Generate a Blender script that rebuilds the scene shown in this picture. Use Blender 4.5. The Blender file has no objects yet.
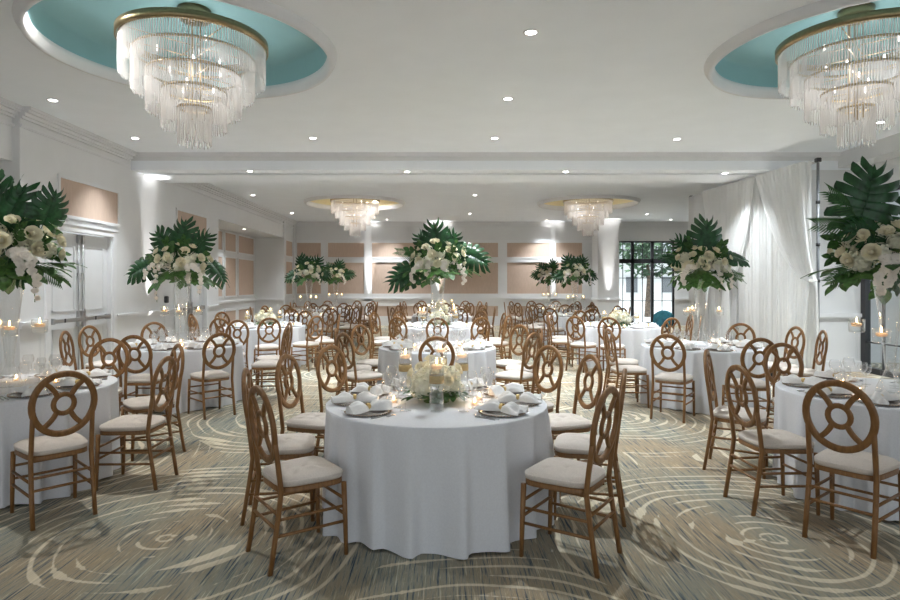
import bpy, math, random
from mathutils import Vector, Matrix, noise

R = math.radians
PI = math.pi
C = bpy.context.scene.collection
S = bpy.context.scene

# ------------------------------------------------------------------ camera, world, exposure
cam_d = bpy.data.cameras.new('camera')
cam_d.sensor_width = 36.0
cam_d.lens = 24.0
cam_d.shift_x = 8 / 900
cam_d.shift_y = -16 / 900
cam_d.clip_end = 300
cam = bpy.data.objects.new('camera', cam_d)
C.objects.link(cam)
cam.location = (0, 0, 1.6)
cam.rotation_euler = (PI / 2, 0, 0)
S.camera = cam

W = bpy.data.worlds.new('world')
S.world = W
W.use_nodes = True
W.node_tree.nodes['Background'].inputs['Color'].default_value = (0.88, 0.95, 1.0, 1)
W.node_tree.nodes['Background'].inputs['Strength'].default_value = 0.55

S.view_settings.view_transform = 'Standard'
S.view_settings.look = 'None'
S.view_settings.exposure = 0.95
S.view_settings.gamma = 1.0
S.view_settings.use_curve_mapping = False
S.cycles.transparent_max_bounces = 20
S.cycles.max_bounces = 8

SPOT_W = 255.0
WASH_W = 800.0
CHAND_W = 11.0


def light(name, kind, loc, energy, color=(1, 1, 1), parent=None, **kw):
    d = bpy.data.lights.new(name, kind)
    d.energy = energy
    d.color = color
    for k, v in kw.items():
        setattr(d, k, v)
    o = bpy.data.objects.new(name, d)
    o.location = loc
    C.objects.link(o)
    if parent:
        o.parent = parent
    return o


sun = light('sun', 'SUN', (20, 5, 20), 6.0, (1, .985, .96), angle=R(1))
sun.rotation_euler = Vector((.55, .12, -.83)).to_track_quat('-Z', 'Y').to_euler()

# ------------------------------------------------------------------ mesh helpers
class MB:
    def __init__(self):
        self.v, self.f, self.s = [], [], []

    def add(self, vs, fs, smooth=True):
        n = len(self.v)
        self.v += [tuple(p) for p in vs]
        self.f += [tuple(i + n for i in f) for f in fs]
        self.s += [smooth] * len(fs)
        return self

    def box(self, x0, x1, y0, y1, z0, z1, c=0.0):
        if c <= 0:
            vs = [(x, y, z) for z in (z0, z1) for y in (y0, y1) for x in (x0, x1)]
            self.add(vs, [(0, 2, 3, 1), (4, 5, 7, 6), (0, 1, 5, 4), (2, 6, 7, 3), (0, 4, 6, 2), (1, 3, 7, 5)], False)
        else:                                            # chamfered along z edges and top/bottom
            def ring(i, z):
                a, b, d, e = x0 + i, x1 - i, y0 + i, y1 - i
                k = c
                return [(a + k, d, z), (b - k, d, z), (b, d + k, z), (b, e - k, z), (b - k, e, z), (a + k, e, z), (a, e - k, z), (a, d + k, z)]
            rs = [ring(c, z0), ring(0, z0 + c), ring(0, z1 - c), ring(c, z1)]
            vs = [p for r in rs for p in r]
            fs = [tuple(range(7, -1, -1)), tuple(range(24, 32))]
            for j in range(3):
                for i in range(8):
                    i2 = (i + 1) % 8
                    fs.append((j * 8 + i, j * 8 + i2, j * 8 + 8 + i2, j * 8 + 8 + i))
            self.add(vs, fs, False)
        return self

    def tube(self, pts, r, n=8, cap=True, smooth=True):
        pts = [Vector(p) for p in pts]
        m = len(pts)
        rs = r if isinstance(r, (list, tuple)) else [r] * m
        t0 = (pts[1] - pts[0]).normalized()
        u = t0.orthogonal().normalized()
        vs = []
        for i, p in enumerate(pts):
            t = (pts[min(i + 1, m - 1)] - pts[max(i - 1, 0)]).normalized()
            u = (u - t * u.dot(t)).normalized()
            w = t.cross(u)
            for k in range(n):
                a = 2 * PI * k / n
                vs.append(p + (u * math.cos(a) + w * math.sin(a)) * rs[i])
        fs = [(i * n + k, i * n + (k + 1) % n, (i + 1) * n + (k + 1) % n, (i + 1) * n + k) for i in range(m - 1) for k in range(n)]
        if cap:
            fs += [tuple(range(n - 1, -1, -1)), tuple((m - 1) * n + k for k in range(n))]
        return self.add(vs, fs, smooth)

    def sweep(self, pts, m, w, t, closed=False):
        """rounded-rectangle section, w across in the plane whose normal is m, t along m"""
        pts = [Vector(p) for p in pts]
        m = Vector(m).normalized()
        n = len(pts)
        sec = [(-.5, -.3), (-.3, -.5), (.3, -.5), (.5, -.3), (.5, .3), (.3, .5), (-.3, .5), (-.5, .3)]
        vs = []
        for i, p in enumerate(pts):
            a = pts[(i - 1) % n] if closed else pts[max(i - 1, 0)]
            b = pts[(i + 1) % n] if closed else pts[min(i + 1, n - 1)]
            q = (b - a).normalized().cross(m).normalized()
            for x, y in sec:
                vs.append(p + q * (x * w) + m * (y * t))
        k = 8
        fs = []
        for i in range(n if closed else n - 1):
            j = (i + 1) % n
            for e in range(k):
                fs.append((i * k + e, i * k + (e + 1) % k, j * k + (e + 1) % k, j * k + e))
        if not closed:
            fs += [tuple(range(k - 1, -1, -1)), tuple((n - 1) * k + e for e in range(k))]
        return self.add(vs, fs)

    def lathe(self, prof, n=24, c=(0, 0, 0), cap0=False, cap1=False, smooth=True):
        vs, fs = [], []
        for r, z in prof:
            for k in range(n):
                a = 2 * PI * k / n
                vs.append((c[0] + r * math.cos(a), c[1] + r * math.sin(a), c[2] + z))
        for i in range(len(prof) - 1):
            for k in range(n):
                fs.append((i * n + k, i * n + (k + 1) % n, (i + 1) * n + (k + 1) % n, (i + 1) * n + k))
        if cap0:
            fs.append(tuple(range(n - 1, -1, -1)))
        if cap1:
            fs.append(tuple((len(prof) - 1) * n + k for k in range(n)))
        return self.add(vs, fs, smooth)

    def grid(self, fn, nu, nv, closed_u=False, smooth=True):
        vs = [fn(i / (nu if closed_u else nu - 1), j / (nv - 1)) for j in range(nv) for i in range(nu)]
        fs = []
        for j in range(nv - 1):
            for i in range(nu if closed_u else nu - 1):
                i2 = (i + 1) % nu
                fs.append((j * nu + i, j * nu + i2, (j + 1) * nu + i2, (j + 1) * nu + i))
        return self.add(vs, fs, smooth)

    def merge(self, other, M=None):
        vs = other.v if M is None else [tuple(M @ Vector(p)) for p in other.v]
        n = len(self.v)
        self.v += vs
        self.f += [tuple(i + n for i in f) for f in other.f]
        self.s += other.s
        return self

    def mesh(self, name, mat):
        me = bpy.data.meshes.new(name)
        me.from_pydata(self.v, [], self.f)
        me.polygons.foreach_set('use_smooth', self.s)
        if mat:
            me.materials.append(mat)
        me.update()
        return me

    def build(self, name, mat, parent=None):
        return put(name, self.mesh(name, mat), parent)


def put(name, me, parent=None, loc=(0, 0, 0), rot=(0, 0, 0), scale=(1, 1, 1), M=None):
    o = bpy.data.objects.new(name, me)
    C.objects.link(o)
    if parent:
        o.parent = parent
    if M is not None:
        o.matrix_basis = M
    else:
        o.location, o.rotation_euler, o.scale = loc, rot, scale
    return o


def tag(o, label, cat, group=None, kind=None):
    if label:
        o['label'] = label
    if cat:
        o['category'] = cat
    if group:
        o['group'] = group
    if kind:
        o['kind'] = kind
    return o


def thing(name, label, cat, loc=(0, 0, 0), rz=0.0, group=None):
    o = bpy.data.objects.new(name, None)
    o.empty_display_size = 0.1
    C.objects.link(o)
    o.location = loc
    o.rotation_euler = (0, 0, rz)
    return tag(o, label, cat, group)


def struct(name, mb, mat, label, parent=None):
    o = mb.build(name, mat, parent)
    if not parent:
        tag(o, label, name.split('_')[0], None, 'structure')
    return o


def copy_tree(o, parent=None):
    c = o.copy()
    C.objects.link(c)
    if parent:
        c.parent = parent
    for ch in list(o.children):
        if ch.type == 'LIGHT':
            d = ch.copy(); C.objects.link(d); d.parent = c
        else:
            copy_tree(ch, c)
    return c


def frame(y, z_hint):
    """3x3 whose Y column is y and whose Z column is as near z_hint as can be"""
    y = Vector(y).normalized()
    z = Vector(z_hint)
    z = (z - y * z.dot(y))
    if z.length < 1e-4:
        z = y.orthogonal()
    z.normalize()
    x = y.cross(z)
    return Matrix((x, y, z)).transposed()


# ------------------------------------------------------------------ materials
def mat_new(name):
    m = bpy.data.materials.new(name)
    m.use_nodes = True
    nt = m.node_tree
    return m, nt, nt.nodes['Principled BSDF'], nt.nodes['Material Output']


def N(nt, typ, ins=None, **kw):
    n = nt.nodes.new(typ)
    for k, v in kw.items():
        setattr(n, k, v)
    for k, v in (ins or {}).items():
        sk = n.inputs[k]
        if isinstance(v, bpy.types.NodeSocket):
            nt.links.new(v, sk)
        else:
            sk.default_value = v
    return n


def math_n(nt, op, a, b=0.0, c=0.0, clamp=False):
    n = nt.nodes.new('ShaderNodeMath')
    n.operation = op
    n.use_clamp = clamp
    for i, v in enumerate((a, b, c)):
        if isinstance(v, bpy.types.NodeSocket):
            nt.links.new(v, n.inputs[i])
        else:
            n.inputs[i].default_value = v
    return n.outputs[0]


def ramp(nt, fac, stops, interp='LINEAR'):
    n = nt.nodes.new('ShaderNodeValToRGB')
    n.color_ramp.interpolation = interp
    while len(n.color_ramp.elements) < len(stops):
        n.color_ramp.elements.new(0.5)
    for e, (p, c) in zip(n.color_ramp.elements, stops):
        e.position = p
        e.color = (c[0], c[1], c[2], 1) if len(c) == 3 else c
    nt.links.new(fac, n.inputs[0])
    return n.outputs[0]


def srgb(r, g, b):
    f = lambda u: (u / 255 / 12.92) if u <= 10 else ((u / 255 + .055) / 1.055) ** 2.4
    return (f(r), f(g), f(b))


def plain(name, col, rough=0.5, metal=0.0, noise_amt=0.06, scale=30.0, bump=0.0, stretch=(1, 1, 1), spec=0.5):
    m, nt, p, out = mat_new(name)
    tc = N(nt, 'ShaderNodeTexCoord')
    mp = N(nt, 'ShaderNodeMapping', {'Vector': tc.outputs['Object'], 'Scale': stretch})
    nz = N(nt, 'ShaderNodeTexNoise', {'Vector': mp.outputs[0], 'Scale': scale, 'Detail': 3.0})
    lo = [max(0, c * (1 - noise_amt * 2)) for c in col]
    hi = [min(1, c * (1 + noise_amt * 2)) for c in col]
    nt.links.new(ramp(nt, nz.outputs[0], [(0.25, lo), (0.75, hi)]), p.inputs['Base Color'])
    p.inputs['Roughness'].default_value = rough
    p.inputs['Metallic'].default_value = metal
    p.inputs['Specular IOR Level'].default_value = spec
    if bump:
        b = N(nt, 'ShaderNodeBump', {'Strength': bump, 'Distance': 0.01, 'Height': nz.outputs[0]})
        nt.links.new(b.outputs[0], p.inputs['Normal'])
    return m


def glass(name, tint=(0.97, 0.98, 0.98), base=0.03, edge=0.9, rough=0.03, haze=0.0, haze_col=(0.9, 0.9, 0.9), blend=0.25):
    m, nt, p, out = mat_new(name)
    nt.nodes.remove(p)
    tr = N(nt, 'ShaderNodeBsdfTransparent', {'Color': (*tint, 1)})
    gl = N(nt, 'ShaderNodeBsdfGlossy', {'Color': (1, 1, 1, 1), 'Roughness': rough})
    lw = N(nt, 'ShaderNodeLayerWeight', {'Blend': blend})
    fac = math_n(nt, 'MULTIPLY_ADD', lw.outputs['Facing'], edge, base, True)
    fac = math_n(nt, 'POWER', fac, 1.5)
    mx = N(nt, 'ShaderNodeMixShader', {0: fac, 1: tr.outputs[0], 2: gl.outputs[0]})
    last = mx
    if haze:
        df = N(nt, 'ShaderNodeBsdfDiffuse', {'Color': (*haze_col, 1)})
        tl = N(nt, 'ShaderNodeBsdfTranslucent', {'Color': (*haze_col, 1)})
        hz = N(nt, 'ShaderNodeMixShader', {0: 0.5, 1: df.outputs[0], 2: tl.outputs[0]})
        last = N(nt, 'ShaderNodeMixShader', {0: haze, 1: mx.outputs[0], 2: hz.outputs[0]})
    nt.links.new(last.outputs[0], out.inputs[0])
    return m


def emit(name, col, strength):
    m, nt, p, out = mat_new(name)
    nt.nodes.remove(p)
    e = N(nt, 'ShaderNodeEmission', {'Color': (*col, 1), 'Strength': strength})
    nt.links.new(e.outputs[0], out.inputs[0])
    return m


def thin(name, col, transl=0.4, transp=0.0, noise_amt=0.1, scale=20, rough=0.6, spec=0.3, col2=None):
    """cloth, petals, leaves: diffuse + translucent (+ a little see-through)"""
    m, nt, p, out = mat_new(name)
    tc = N(nt, 'ShaderNodeTexCoord')
    nz = N(nt, 'ShaderNodeTexNoise', {'Vector': tc.outputs['Object'], 'Scale': scale, 'Detail': 3.0})
    c2 = col2 or [min(1, c * (1 + noise_amt)) for c in col]
    c1 = [c * (1 - noise_amt) for c in col]
    cr = ramp(nt, nz.outputs[0], [(0.3, c1), (0.7, c2)])
    nt.links.new(cr, p.inputs['Base Color'])
    p.inputs['Roughness'].default_value = rough
    p.inputs['Specular IOR Level'].default_value = spec
    tl = N(nt, 'ShaderNodeBsdfTranslucent', {'Color': cr})
    mx = N(nt, 'ShaderNodeMixShader', {0: transl, 1: p.outputs[0], 2: tl.outputs[0]})
    last = mx
    if transp:
        tr = N(nt, 'ShaderNodeBsdfTransparent', {'Color': (1, 1, 1, 1)})
        last = N(nt, 'ShaderNodeMixShader', {0: transp, 1: mx.outputs[0], 2: tr.outputs[0]})
    nt.links.new(last.outputs[0], out.inputs[0])
    return m


M = {}
M['wall'] = plain('wall_paint', (0.70, 0.70, 0.70), 0.6, noise_amt=0.01, scale=3)
M['ceil'] = plain('ceiling_paint', (0.87, 0.90, 0.935), 0.75, noise_amt=0.01, scale=2)
M['trim'] = plain('white_trim', (0.72, 0.72, 0.725), 0.45, noise_amt=0.01, scale=4)
M['door'] = plain('door_paint', (0.66, 0.665, 0.675), 0.4, noise_amt=0.015, scale=5)
M['peach'] = plain('peach_panel', (0.55, 0.415, 0.33), 0.75, noise_amt=0.03, scale=40, stretch=(1, 1, 0.15))
M['blue'] = plain('dome_teal', (0.26, 0.46, 0.48), 0.55, noise_amt=0.015, scale=3)
M['yellow'] = plain('dome_cream', (0.86, 0.76, 0.50), 0.6, noise_amt=0.015, scale=3)
M['dark'] = plain('black_metal', (0.02, 0.02, 0.022), 0.4, noise_amt=0.05)
M['grey'] = plain('slate_grey', (0.16, 0.17, 0.18), 0.4)
M['steel'] = plain('brushed_steel', (0.45, 0.45, 0.45), 0.35, 1.0, 0.05, 60)
M['silver'] = plain('silverware', (0.55, 0.55, 0.56), 0.22, 1.0, 0.03, 40)
M['brass'] = plain('antique_brass', (0.40, 0.30, 0.17), 0.32, 1.0, 0.06, 30)
M['gold'] = plain('gold_ring', (0.75, 0.55, 0.25), 0.3, 1.0, 0.05, 80)
M['glitter'] = plain('gold_band', (0.55, 0.42, 0.22), 0.45, 0.8, 0.25, 400)
M['glass'] = glass('clear_glass', tint=(0.985, 0.99, 0.99), edge=0.8, haze=0.012)
M['water'] = glass('clear_water', tint=(0.985, 0.99, 0.99), base=0.02, edge=0.35)
M['wine'] = glass('thin_glass', tint=(0.99, 0.99, 0.99), base=0.02, edge=0.75, haze=0.025, blend=0.35)
M['pane'] = glass('window_glass', tint=(0.93, 0.96, 0.97), base=0.02, edge=0.35, rough=0.0)
M['vase'] = glass('vase_glass', tint=(0.985, 0.99, 0.99), base=0.03, edge=0.75, rough=0.05, haze=0.035, blend=0.4)
M['crystal'] = glass('crystal_rod', tint=(0.98, 0.97, 0.96), base=0.06, edge=0.75, rough=0.12, haze=0.36, haze_col=(0.93, 0.90, 0.88), blend=0.5)
M['cloth'] = plain('table_linen', (0.72, 0.73, 0.765), 0.85, noise_amt=0.02, scale=90, bump=0.05, spec=0.2)
M['napkin'] = plain('napkin_linen', (0.78, 0.77, 0.76), 0.85, noise_amt=0.03, scale=60, spec=0.2)
M['cushion'] = plain('cushion_linen', (0.62, 0.555, 0.50), 0.9, noise_amt=0.04, scale=120, bump=0.08, spec=0.15)
M['charger'] = plain('charger_glass', (0.42, 0.38, 0.35), 0.2, 0.3, 0.08, 60)
M['rim'] = plain('charger_rim', (0.36, 0.26, 0.18), 0.35, 0.5, 0.15, 200)
M['wax'] = thin('candle_wax', (0.88, 0.74, 0.60), 0.5, noise_amt=0.03)
M['bulb'] = emit('bulb_glow', (1.0, 0.95, 0.88), 2.5)
M['flame'] = emit('flame', (1.0, 0.62, 0.25), 22.0)
M['lens'] = emit('downlight_lens', (1.0, 0.97, 0.92), 14.0)
M['sheer'] = thin('sheer_voile', (0.86, 0.86, 0.85), 0.40, 0.08, noise_amt=0.02, scale=5)
M['voile'] = thin('sheer_backing', (0.86, 0.86, 0.85), 0.45, 0.25, noise_amt=0.02, scale=5)
M['leaf'] = thin('monstera_green', (0.016, 0.070, 0.022), 0.2, noise_amt=0.5, scale=7, rough=0.32, spec=0.5)
M['leaf_b'] = thin('foliage_green', (0.045, 0.115, 0.025), 0.3, noise_amt=0.5, scale=9, rough=0.45, spec=0.4)
M['palm'] = thin('palm_green', (0.05, 0.12, 0.04), 0.3, noise_amt=0.3, scale=9, rough=0.5)
M['stem'] = plain('stem_green', (0.10, 0.17, 0.05), 0.6)
M['hyd'] = thin('hydrangea_white', (0.86, 0.84, 0.70), 0.25, noise_amt=0.08, scale=25)
M['rose'] = thin('rose_cream', (0.88, 0.82, 0.64), 0.25, noise_amt=0.06, scale=30)
M['orchid'] = thin('orchid_white', (0.85, 0.79, 0.72), 0.3, noise_amt=0.06, scale=30)
M['jacket'] = plain('teal_fabric', (0.015, 0.12, 0.16), 0.8, noise_amt=0.2, scale=12)
M['stone'] = plain('terrace_stone', (0.5, 0.52, 0.54), 0.8, noise_amt=0.1, scale=1.5)
M['render'] = plain('house_render', (0.8, 0.8, 0.78), 0.8, noise_amt=0.03, scale=2)
M['tree'] = thin('tree_leaves', (0.10, 0.16, 0.10), 0.3, noise_amt=0.4, scale=2)
M['bark'] = plain('bark', (0.16, 0.12, 0.09), 0.9, noise_amt=0.3, scale=8)


def wood_mat():
    m, nt, p, out = mat_new('chair_wood')
    tc = N(nt, 'ShaderNodeTexCoord')
    mp = N(nt, 'ShaderNodeMapping', {'Vector': tc.outputs['Object'], 'Scale': (14, 14, 2.2)})
    nz = N(nt, 'ShaderNodeTexNoise', {'Vector': mp.outputs[0], 'Scale': 4.0, 'Detail': 5.0, 'Roughness': 0.6})
    c = ramp(nt, nz.outputs[0], [(0.25, (0.150, 0.065, 0.018)), (0.55, (0.235, 0.112, 0.035)), (0.8, (0.31, 0.163, 0.058))])
    nt.links.new(c, p.inputs['Base Color'])
    p.inputs['Roughness'].default_value = 0.42
    b = N(nt, 'ShaderNodeBump', {'Strength': 0.06, 'Distance': 0.005, 'Height': nz.outputs[0]})
    nt.links.new(b.outputs[0], p.inputs['Normal'])
    return m


M['wood'] = wood_mat()


def carpet_mat():
    m, nt, p, out = mat_new('swirl_carpet')
    tc = N(nt, 'ShaderNodeTexCoord')
    sp = N(nt, 'ShaderNodeSeparateXYZ', {0: tc.outputs['Object']})
    X, Y = sp.outputs[0], sp.outputs[1]
    # fine striated pile that runs down the room
    sv = N(nt, 'ShaderNodeCombineXYZ', {0: math_n(nt, 'MULTIPLY', X, 70.0), 1: math_n(nt, 'MULTIPLY', Y, 2.2), 2: 0.0})
    n1 = N(nt, 'ShaderNodeTexNoise', {'Vector': sv.outputs[0], 'Scale': 1.0, 'Detail': 4.0, 'Roughness': 0.7})
    base = ramp(nt, n1.outputs[0], [(0.34, (0.055, 0.075, 0.105)), (0.42, (0.20, 0.20, 0.185)), (0.48, (0.38, 0.325, 0.25)),
                                    (0.56, (0.32, 0.26, 0.185)), (0.64, (0.58, 0.50, 0.38))])
    sv2 = N(nt, 'ShaderNodeCombineXYZ', {0: math_n(nt, 'MULTIPLY', X, 1.0), 1: math_n(nt, 'MULTIPLY', Y, 0.5), 2: 3.0})
    n2 = N(nt, 'ShaderNodeTexNoise', {'Vector': sv2.outputs[0], 'Scale': 1.3, 'Detail': 3.0})
    tone = ramp(nt, n2.outputs[0], [(0.35, (0.84, 1.0, 1.10)), (0.65, (1.08, 1.0, 0.90))])
    base = N(nt, 'ShaderNodeMix', {'Factor': 0.9, 6: base, 7: tone}, data_type='RGBA', blend_type='MULTIPLY').outputs[2]
    # swirls on a staggered lattice
    PX, PY = 3.82, 3.45

    def local(ox, oy):
        lx = math_n(nt, 'MULTIPLY_ADD', X, 1 / PX, -ox / PX)
        ly = math_n(nt, 'MULTIPLY_ADD', Y, 1 / PY, -oy / PY)
        fx = math_n(nt, 'MULTIPLY', math_n(nt, 'SUBTRACT', lx, math_n(nt, 'ROUND', lx)), PX)
        fy = math_n(nt, 'MULTIPLY', math_n(nt, 'SUBTRACT', ly, math_n(nt, 'ROUND', ly)), PY)
        r = math_n(nt, 'SQRT', math_n(nt, 'ADD', math_n(nt, 'MULTIPLY', fx, fx), math_n(nt, 'MULTIPLY', fy, fy)))
        cid = math_n(nt, 'MULTIPLY_ADD', math_n(nt, 'ROUND', lx), 3.7, math_n(nt, 'MULTIPLY', math_n(nt, 'ROUND', ly), 1.9))
        return fx, fy, r, cid
    a = local(-1.74, 3.78)
    b = local(-1.74 + PX / 2, 3.78 + PY / 2)
    pick = math_n(nt, 'GREATER_THAN', a[2], b[2])

    def mixf(i):
        d = math_n(nt, 'SUBTRACT', b[i], a[i])
        return math_n(nt, 'MULTIPLY_ADD', d, pick, a[i])
    fx, fy, r, cid = mixf(0), mixf(1), mixf(2), mixf(3)
    wob = N(nt, 'ShaderNodeTexNoise', {'Vector': tc.outputs['Object'], 'Scale': 1.1, 'Detail': 1.0})
    rr = math_n(nt, 'MULTIPLY_ADD', wob.outputs[0], 0.22, r)
    SPACE = 0.108
    q = math_n(nt, 'DIVIDE', rr, SPACE)
    idx = math_n(nt, 'FLOOR', q)
    fr = math_n(nt, 'FRACT', q)
    inv = math_n(nt, 'DIVIDE', 1.0, math_n(nt, 'MAXIMUM', r, 0.02))
    ca, sa = math_n(nt, 'MULTIPLY', fx, inv), math_n(nt, 'MULTIPLY', fy, inv)
    av = N(nt, 'ShaderNodeCombineXYZ', {0: math_n(nt, 'MULTIPLY_ADD', ca, 0.85, cid), 1: math_n(nt, 'MULTIPLY', sa, 0.85), 2: math_n(nt, 'MULTIPLY', idx, 3.31)})
    arc = N(nt, 'ShaderNodeTexNoise', {'Vector': av.outputs[0], 'Scale': 1.0, 'Detail': 1.0})
    bv = N(nt, 'ShaderNodeCombineXYZ', {0: math_n(nt, 'MULTIPLY_ADD', ca, 1.1, cid), 1: math_n(nt, 'MULTIPLY', sa, 1.1), 2: math_n(nt, 'MULTIPLY', r, 0.9)})
    blot = N(nt, 'ShaderNodeTexNoise', {'Vector': bv.outputs[0], 'Scale': 1.3, 'Detail': 1.0})
    rag = N(nt, 'ShaderNodeTexNoise', {'Vector': sv.outputs[0], 'Scale': 0.6, 'Detail': 3.0})
    ragc = math_n(nt, 'MULTIPLY_ADD', rag.outputs[0], 0.30, -0.15)
    # line width: 0 where the arc is off, thin strokes in most places, thick blots in some
    on = math_n(nt, 'MULTIPLY_ADD', math_n(nt, 'ADD', arc.outputs[0], math_n(nt, 'MULTIPLY', ragc, 0.35)), 9.0, -3.98, True)
    thick = math_n(nt, 'MULTIPLY_ADD', math_n(nt, 'MULTIPLY_ADD', blot.outputs[0], 7.0, -3.95, True), 0.72, 0.29)
    wd = math_n(nt, 'MULTIPLY', on, thick)
    dist = math_n(nt, 'ABSOLUTE', math_n(nt, 'SUBTRACT', fr, 0.5))
    edge = math_n(nt, 'ADD', math_n(nt, 'SUBTRACT', math_n(nt, 'MULTIPLY', wd, 0.5), dist), math_n(nt, 'MULTIPLY', ragc, 0.30))
    msk = math_n(nt, 'MULTIPLY_ADD', edge, 14.0, 0.1, True)
    fade = math_n(nt, 'MULTIPLY_ADD', r, -5.0, 10.0, True)
    msk = math_n(nt, 'MULTIPLY', msk, math_n(nt, 'MULTIPLY', fade, 0.88))
    cream = ramp(nt, n1.outputs[0], [(0.35, (0.58, 0.51, 0.39)), (0.6, (0.74, 0.66, 0.51))])
    col = N(nt, 'ShaderNodeMix', {'Factor': msk, 6: base, 7: cream}, data_type='RGBA').outputs[2]
    nt.links.new(col, p.inputs['Base Color'])
    p.inputs['Roughness'].default_value = 0.95
    p.inputs['Specular IOR Level'].default_value = 0.1
    nb = N(nt, 'ShaderNodeTexNoise', {'Vector': tc.outputs['Object'], 'Scale': 160.0, 'Detail': 2.0})
    bm = N(nt, 'ShaderNodeBump', {'Strength': 0.35, 'Distance': 0.006, 'Height': nb.outputs[0]})
    nt.links.new(bm.outputs[0], p.inputs['Normal'])
    return m


M['carpet'] = carpet_mat()

# ------------------------------------------------------------------ the room
XL, XR, YB, ZC = -5.7, 7.26, 23.2, 4.0
ZS = 3.26                                              # soffit height over alcoves, window heads

floor = struct('floor', MB().box(-7, 11, -4, 23.4, -0.1, 0.0), M['carpet'], 'swirl patterned beige and blue carpet floor')

DOMES = [(-2.56, 6.1, 'blue'), (4.27, 6.1, 'blue'), (-2.55, 17.6, 'yellow'), (4.28, 17.6, 'yellow')]
DR = 1.38


def ceiling_mesh():
    import bmesh
    bm = bmesh.new()
    es = []

    def loop(ps):
        vs = [bm.verts.new(p) for p in ps]
        for i in range(len(vs)):
            es.append(bm.edges.new((vs[i], vs[(i + 1) % len(vs)])))
    loop([(-7, -4, ZC), (11, -4, ZC), (11, 23.4, ZC), (-7, 23.4, ZC)])
    for x, y, _ in DOMES:
        loop([(x + DR * math.cos(2 * PI * k / 96), y + DR * math.sin(2 * PI * k / 96), ZC) for k in range(96)])
    bmesh.ops.triangle_fill(bm, use_beauty=True, edges=es)
    me = bpy.data.meshes.new('ceiling')
    bm.to_mesh(me)
    bm.free()
    me.materials.append(M['ceil'])
    return me


ceiling = tag(put('ceiling', ceiling_mesh()), 'white ceiling with four round recessed domes', 'ceiling', None, 'structure')
for x, y, k in DOMES:
    MB().lathe([(DR, 0), (DR, 0.26), (DR - 0.03, 0.30), (0.02, 0.40)], 96, (x, y, ZC), cap1=True).build('dome', M[k], ceiling)
    MB().lathe([(DR, 0.05), (DR - 0.012, 0.04), (DR - 0.012, -0.01), (DR - 0.004, -0.02), (DR - 0.004, -0.05), (DR + 0.012, -0.062), (DR + 0.012, -0.085), (DR + 0.05, -0.085),
                (DR + 0.06, -0.06), (DR + 0.085, -0.03), (DR + 0.095, 0.0)], 96, (x, y, ZC)).build('dome_moulding', M['trim'], ceiling)
# cross beam with an airwall track along its underside
bm_ = MB().box(-5.7, 7.66, 11.0, 11.32, 3.69, ZC).box(-5.7, 7.66, 11.32, 11.48, 3.74, ZC).box(-5.7, 7.66, 11.48, 12.4, 3.69, ZC)
bm_.build('beam', M['ceil'], ceiling)
MB().box(-5.7, 7.26, 10.93, 11.0, 3.93, ZC).box(-5.7, 7.26, 10.97, 11.0, 3.86, 3.93).build('beam_moulding', M['trim'], ceiling)
MB().box(-5.7, 7.5, 11.35, 11.45, 3.715, 3.74).build('airwall_track', M['grey'], ceiling)
# bulkheads
MB().box(-6.7, -5.8, -4, 8.1, ZS, ZC).build('bulkhead', M['wall'], ceiling)
MB().box(-6.7, -5.7, 15.3, 21.5, ZS, ZC).build('bulkhead', M['wall'], ceiling)
MB().box(7.26, 7.9, -4, 11.0, 3.73, ZC).build('bulkhead', M['wall'], ceiling)

# left wall, with openings for two double doors
D1, D2 = (8.70, 10.36), (12.85, 14.45)
wl = MB()
for y0, y1 in ((8.1, D1[0]), (D1[1], D2[0]), (D2[1], 15.3), (21.5, 23.4)):
    wl.box(-5.85, XL, y0, y1, 0, ZC)
for a, b in (D1, D2):
    wl.box(-5.85, XL, a, b, 2.41, ZC)
wl.box(-6.7, -5.85, 8.1, 8.3, 0, ZC).box(-6.7, -5.85, 15.2, 15.3, 0, ZC).box(-6.7, -5.85, 21.5, 21.6, 0, ZC)
wl.box(-6.85, -6.7, 15.2, 21.6, 0, ZS + .1).box(-6.85, -6.7, -4, 8.2, 0, ZS + .1)
wall_left = struct('wall_left', wl, M['wall'], 'long white panelled wall with double doors')


def panel_y(x, y0, y1, z0, z1, parent, side=1):
    """peach panel with a raised white frame on a wall that runs in y, facing +x"""
    MB().box(x, x + 0.006 * side, y0, y1, z0, z1).build('peach_panel', M['peach'], parent)
    f, t = 0.045, 0.028 * side
    xa, xb = min(x, x + t), max(x, x + t)
    MB().box(xa, xb, y0 - f, y0, z0 - f, z1 + f).box(xa, xb, y1, y1 + f, z0 - f, z1 + f).box(xa, xb, y0, y1, z0 - f, z0).box(xa, xb, y0, y1, z1, z1 + f).build('panel_frame', M['trim'], parent)


def panel_x(y, x0, x1, z0, z1, parent):
    MB().box(x0, x1, y - 0.006, y, z0, z1).build('peach_panel', M['peach'], parent)


panel_y(XL, 8.93, 10.53, 2.65, 3.19, wall_left)
panel_y(XL, 12.88, 14.5, 2.65, 3.19, wall_left)
ROWS = ((2.64, 3.19), (1.23, 2.42), (0.36, 0.75))
for z0, z1 in ROWS:
    panel_y(-6.7, 16.6, 18.25, z0, z1, wall_left)
    panel_y(-6.7, 18.5, 19.45, z0, z1, wall_left)
    panel_y(-6.7, 19.7, 21.3, z0, z1, wall_left)
    panel_y(XL, 21.85, 22.8, z0, z1, wall_left)
# pilaster by the corner
MB().box(XL, XL + 0.05, 21.5, 21.7, 0, ZC).box(XL, XL + 0.05, 22.95, 23.2, 0, ZC).build('pilaster', M['trim'], wall_left)


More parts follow.
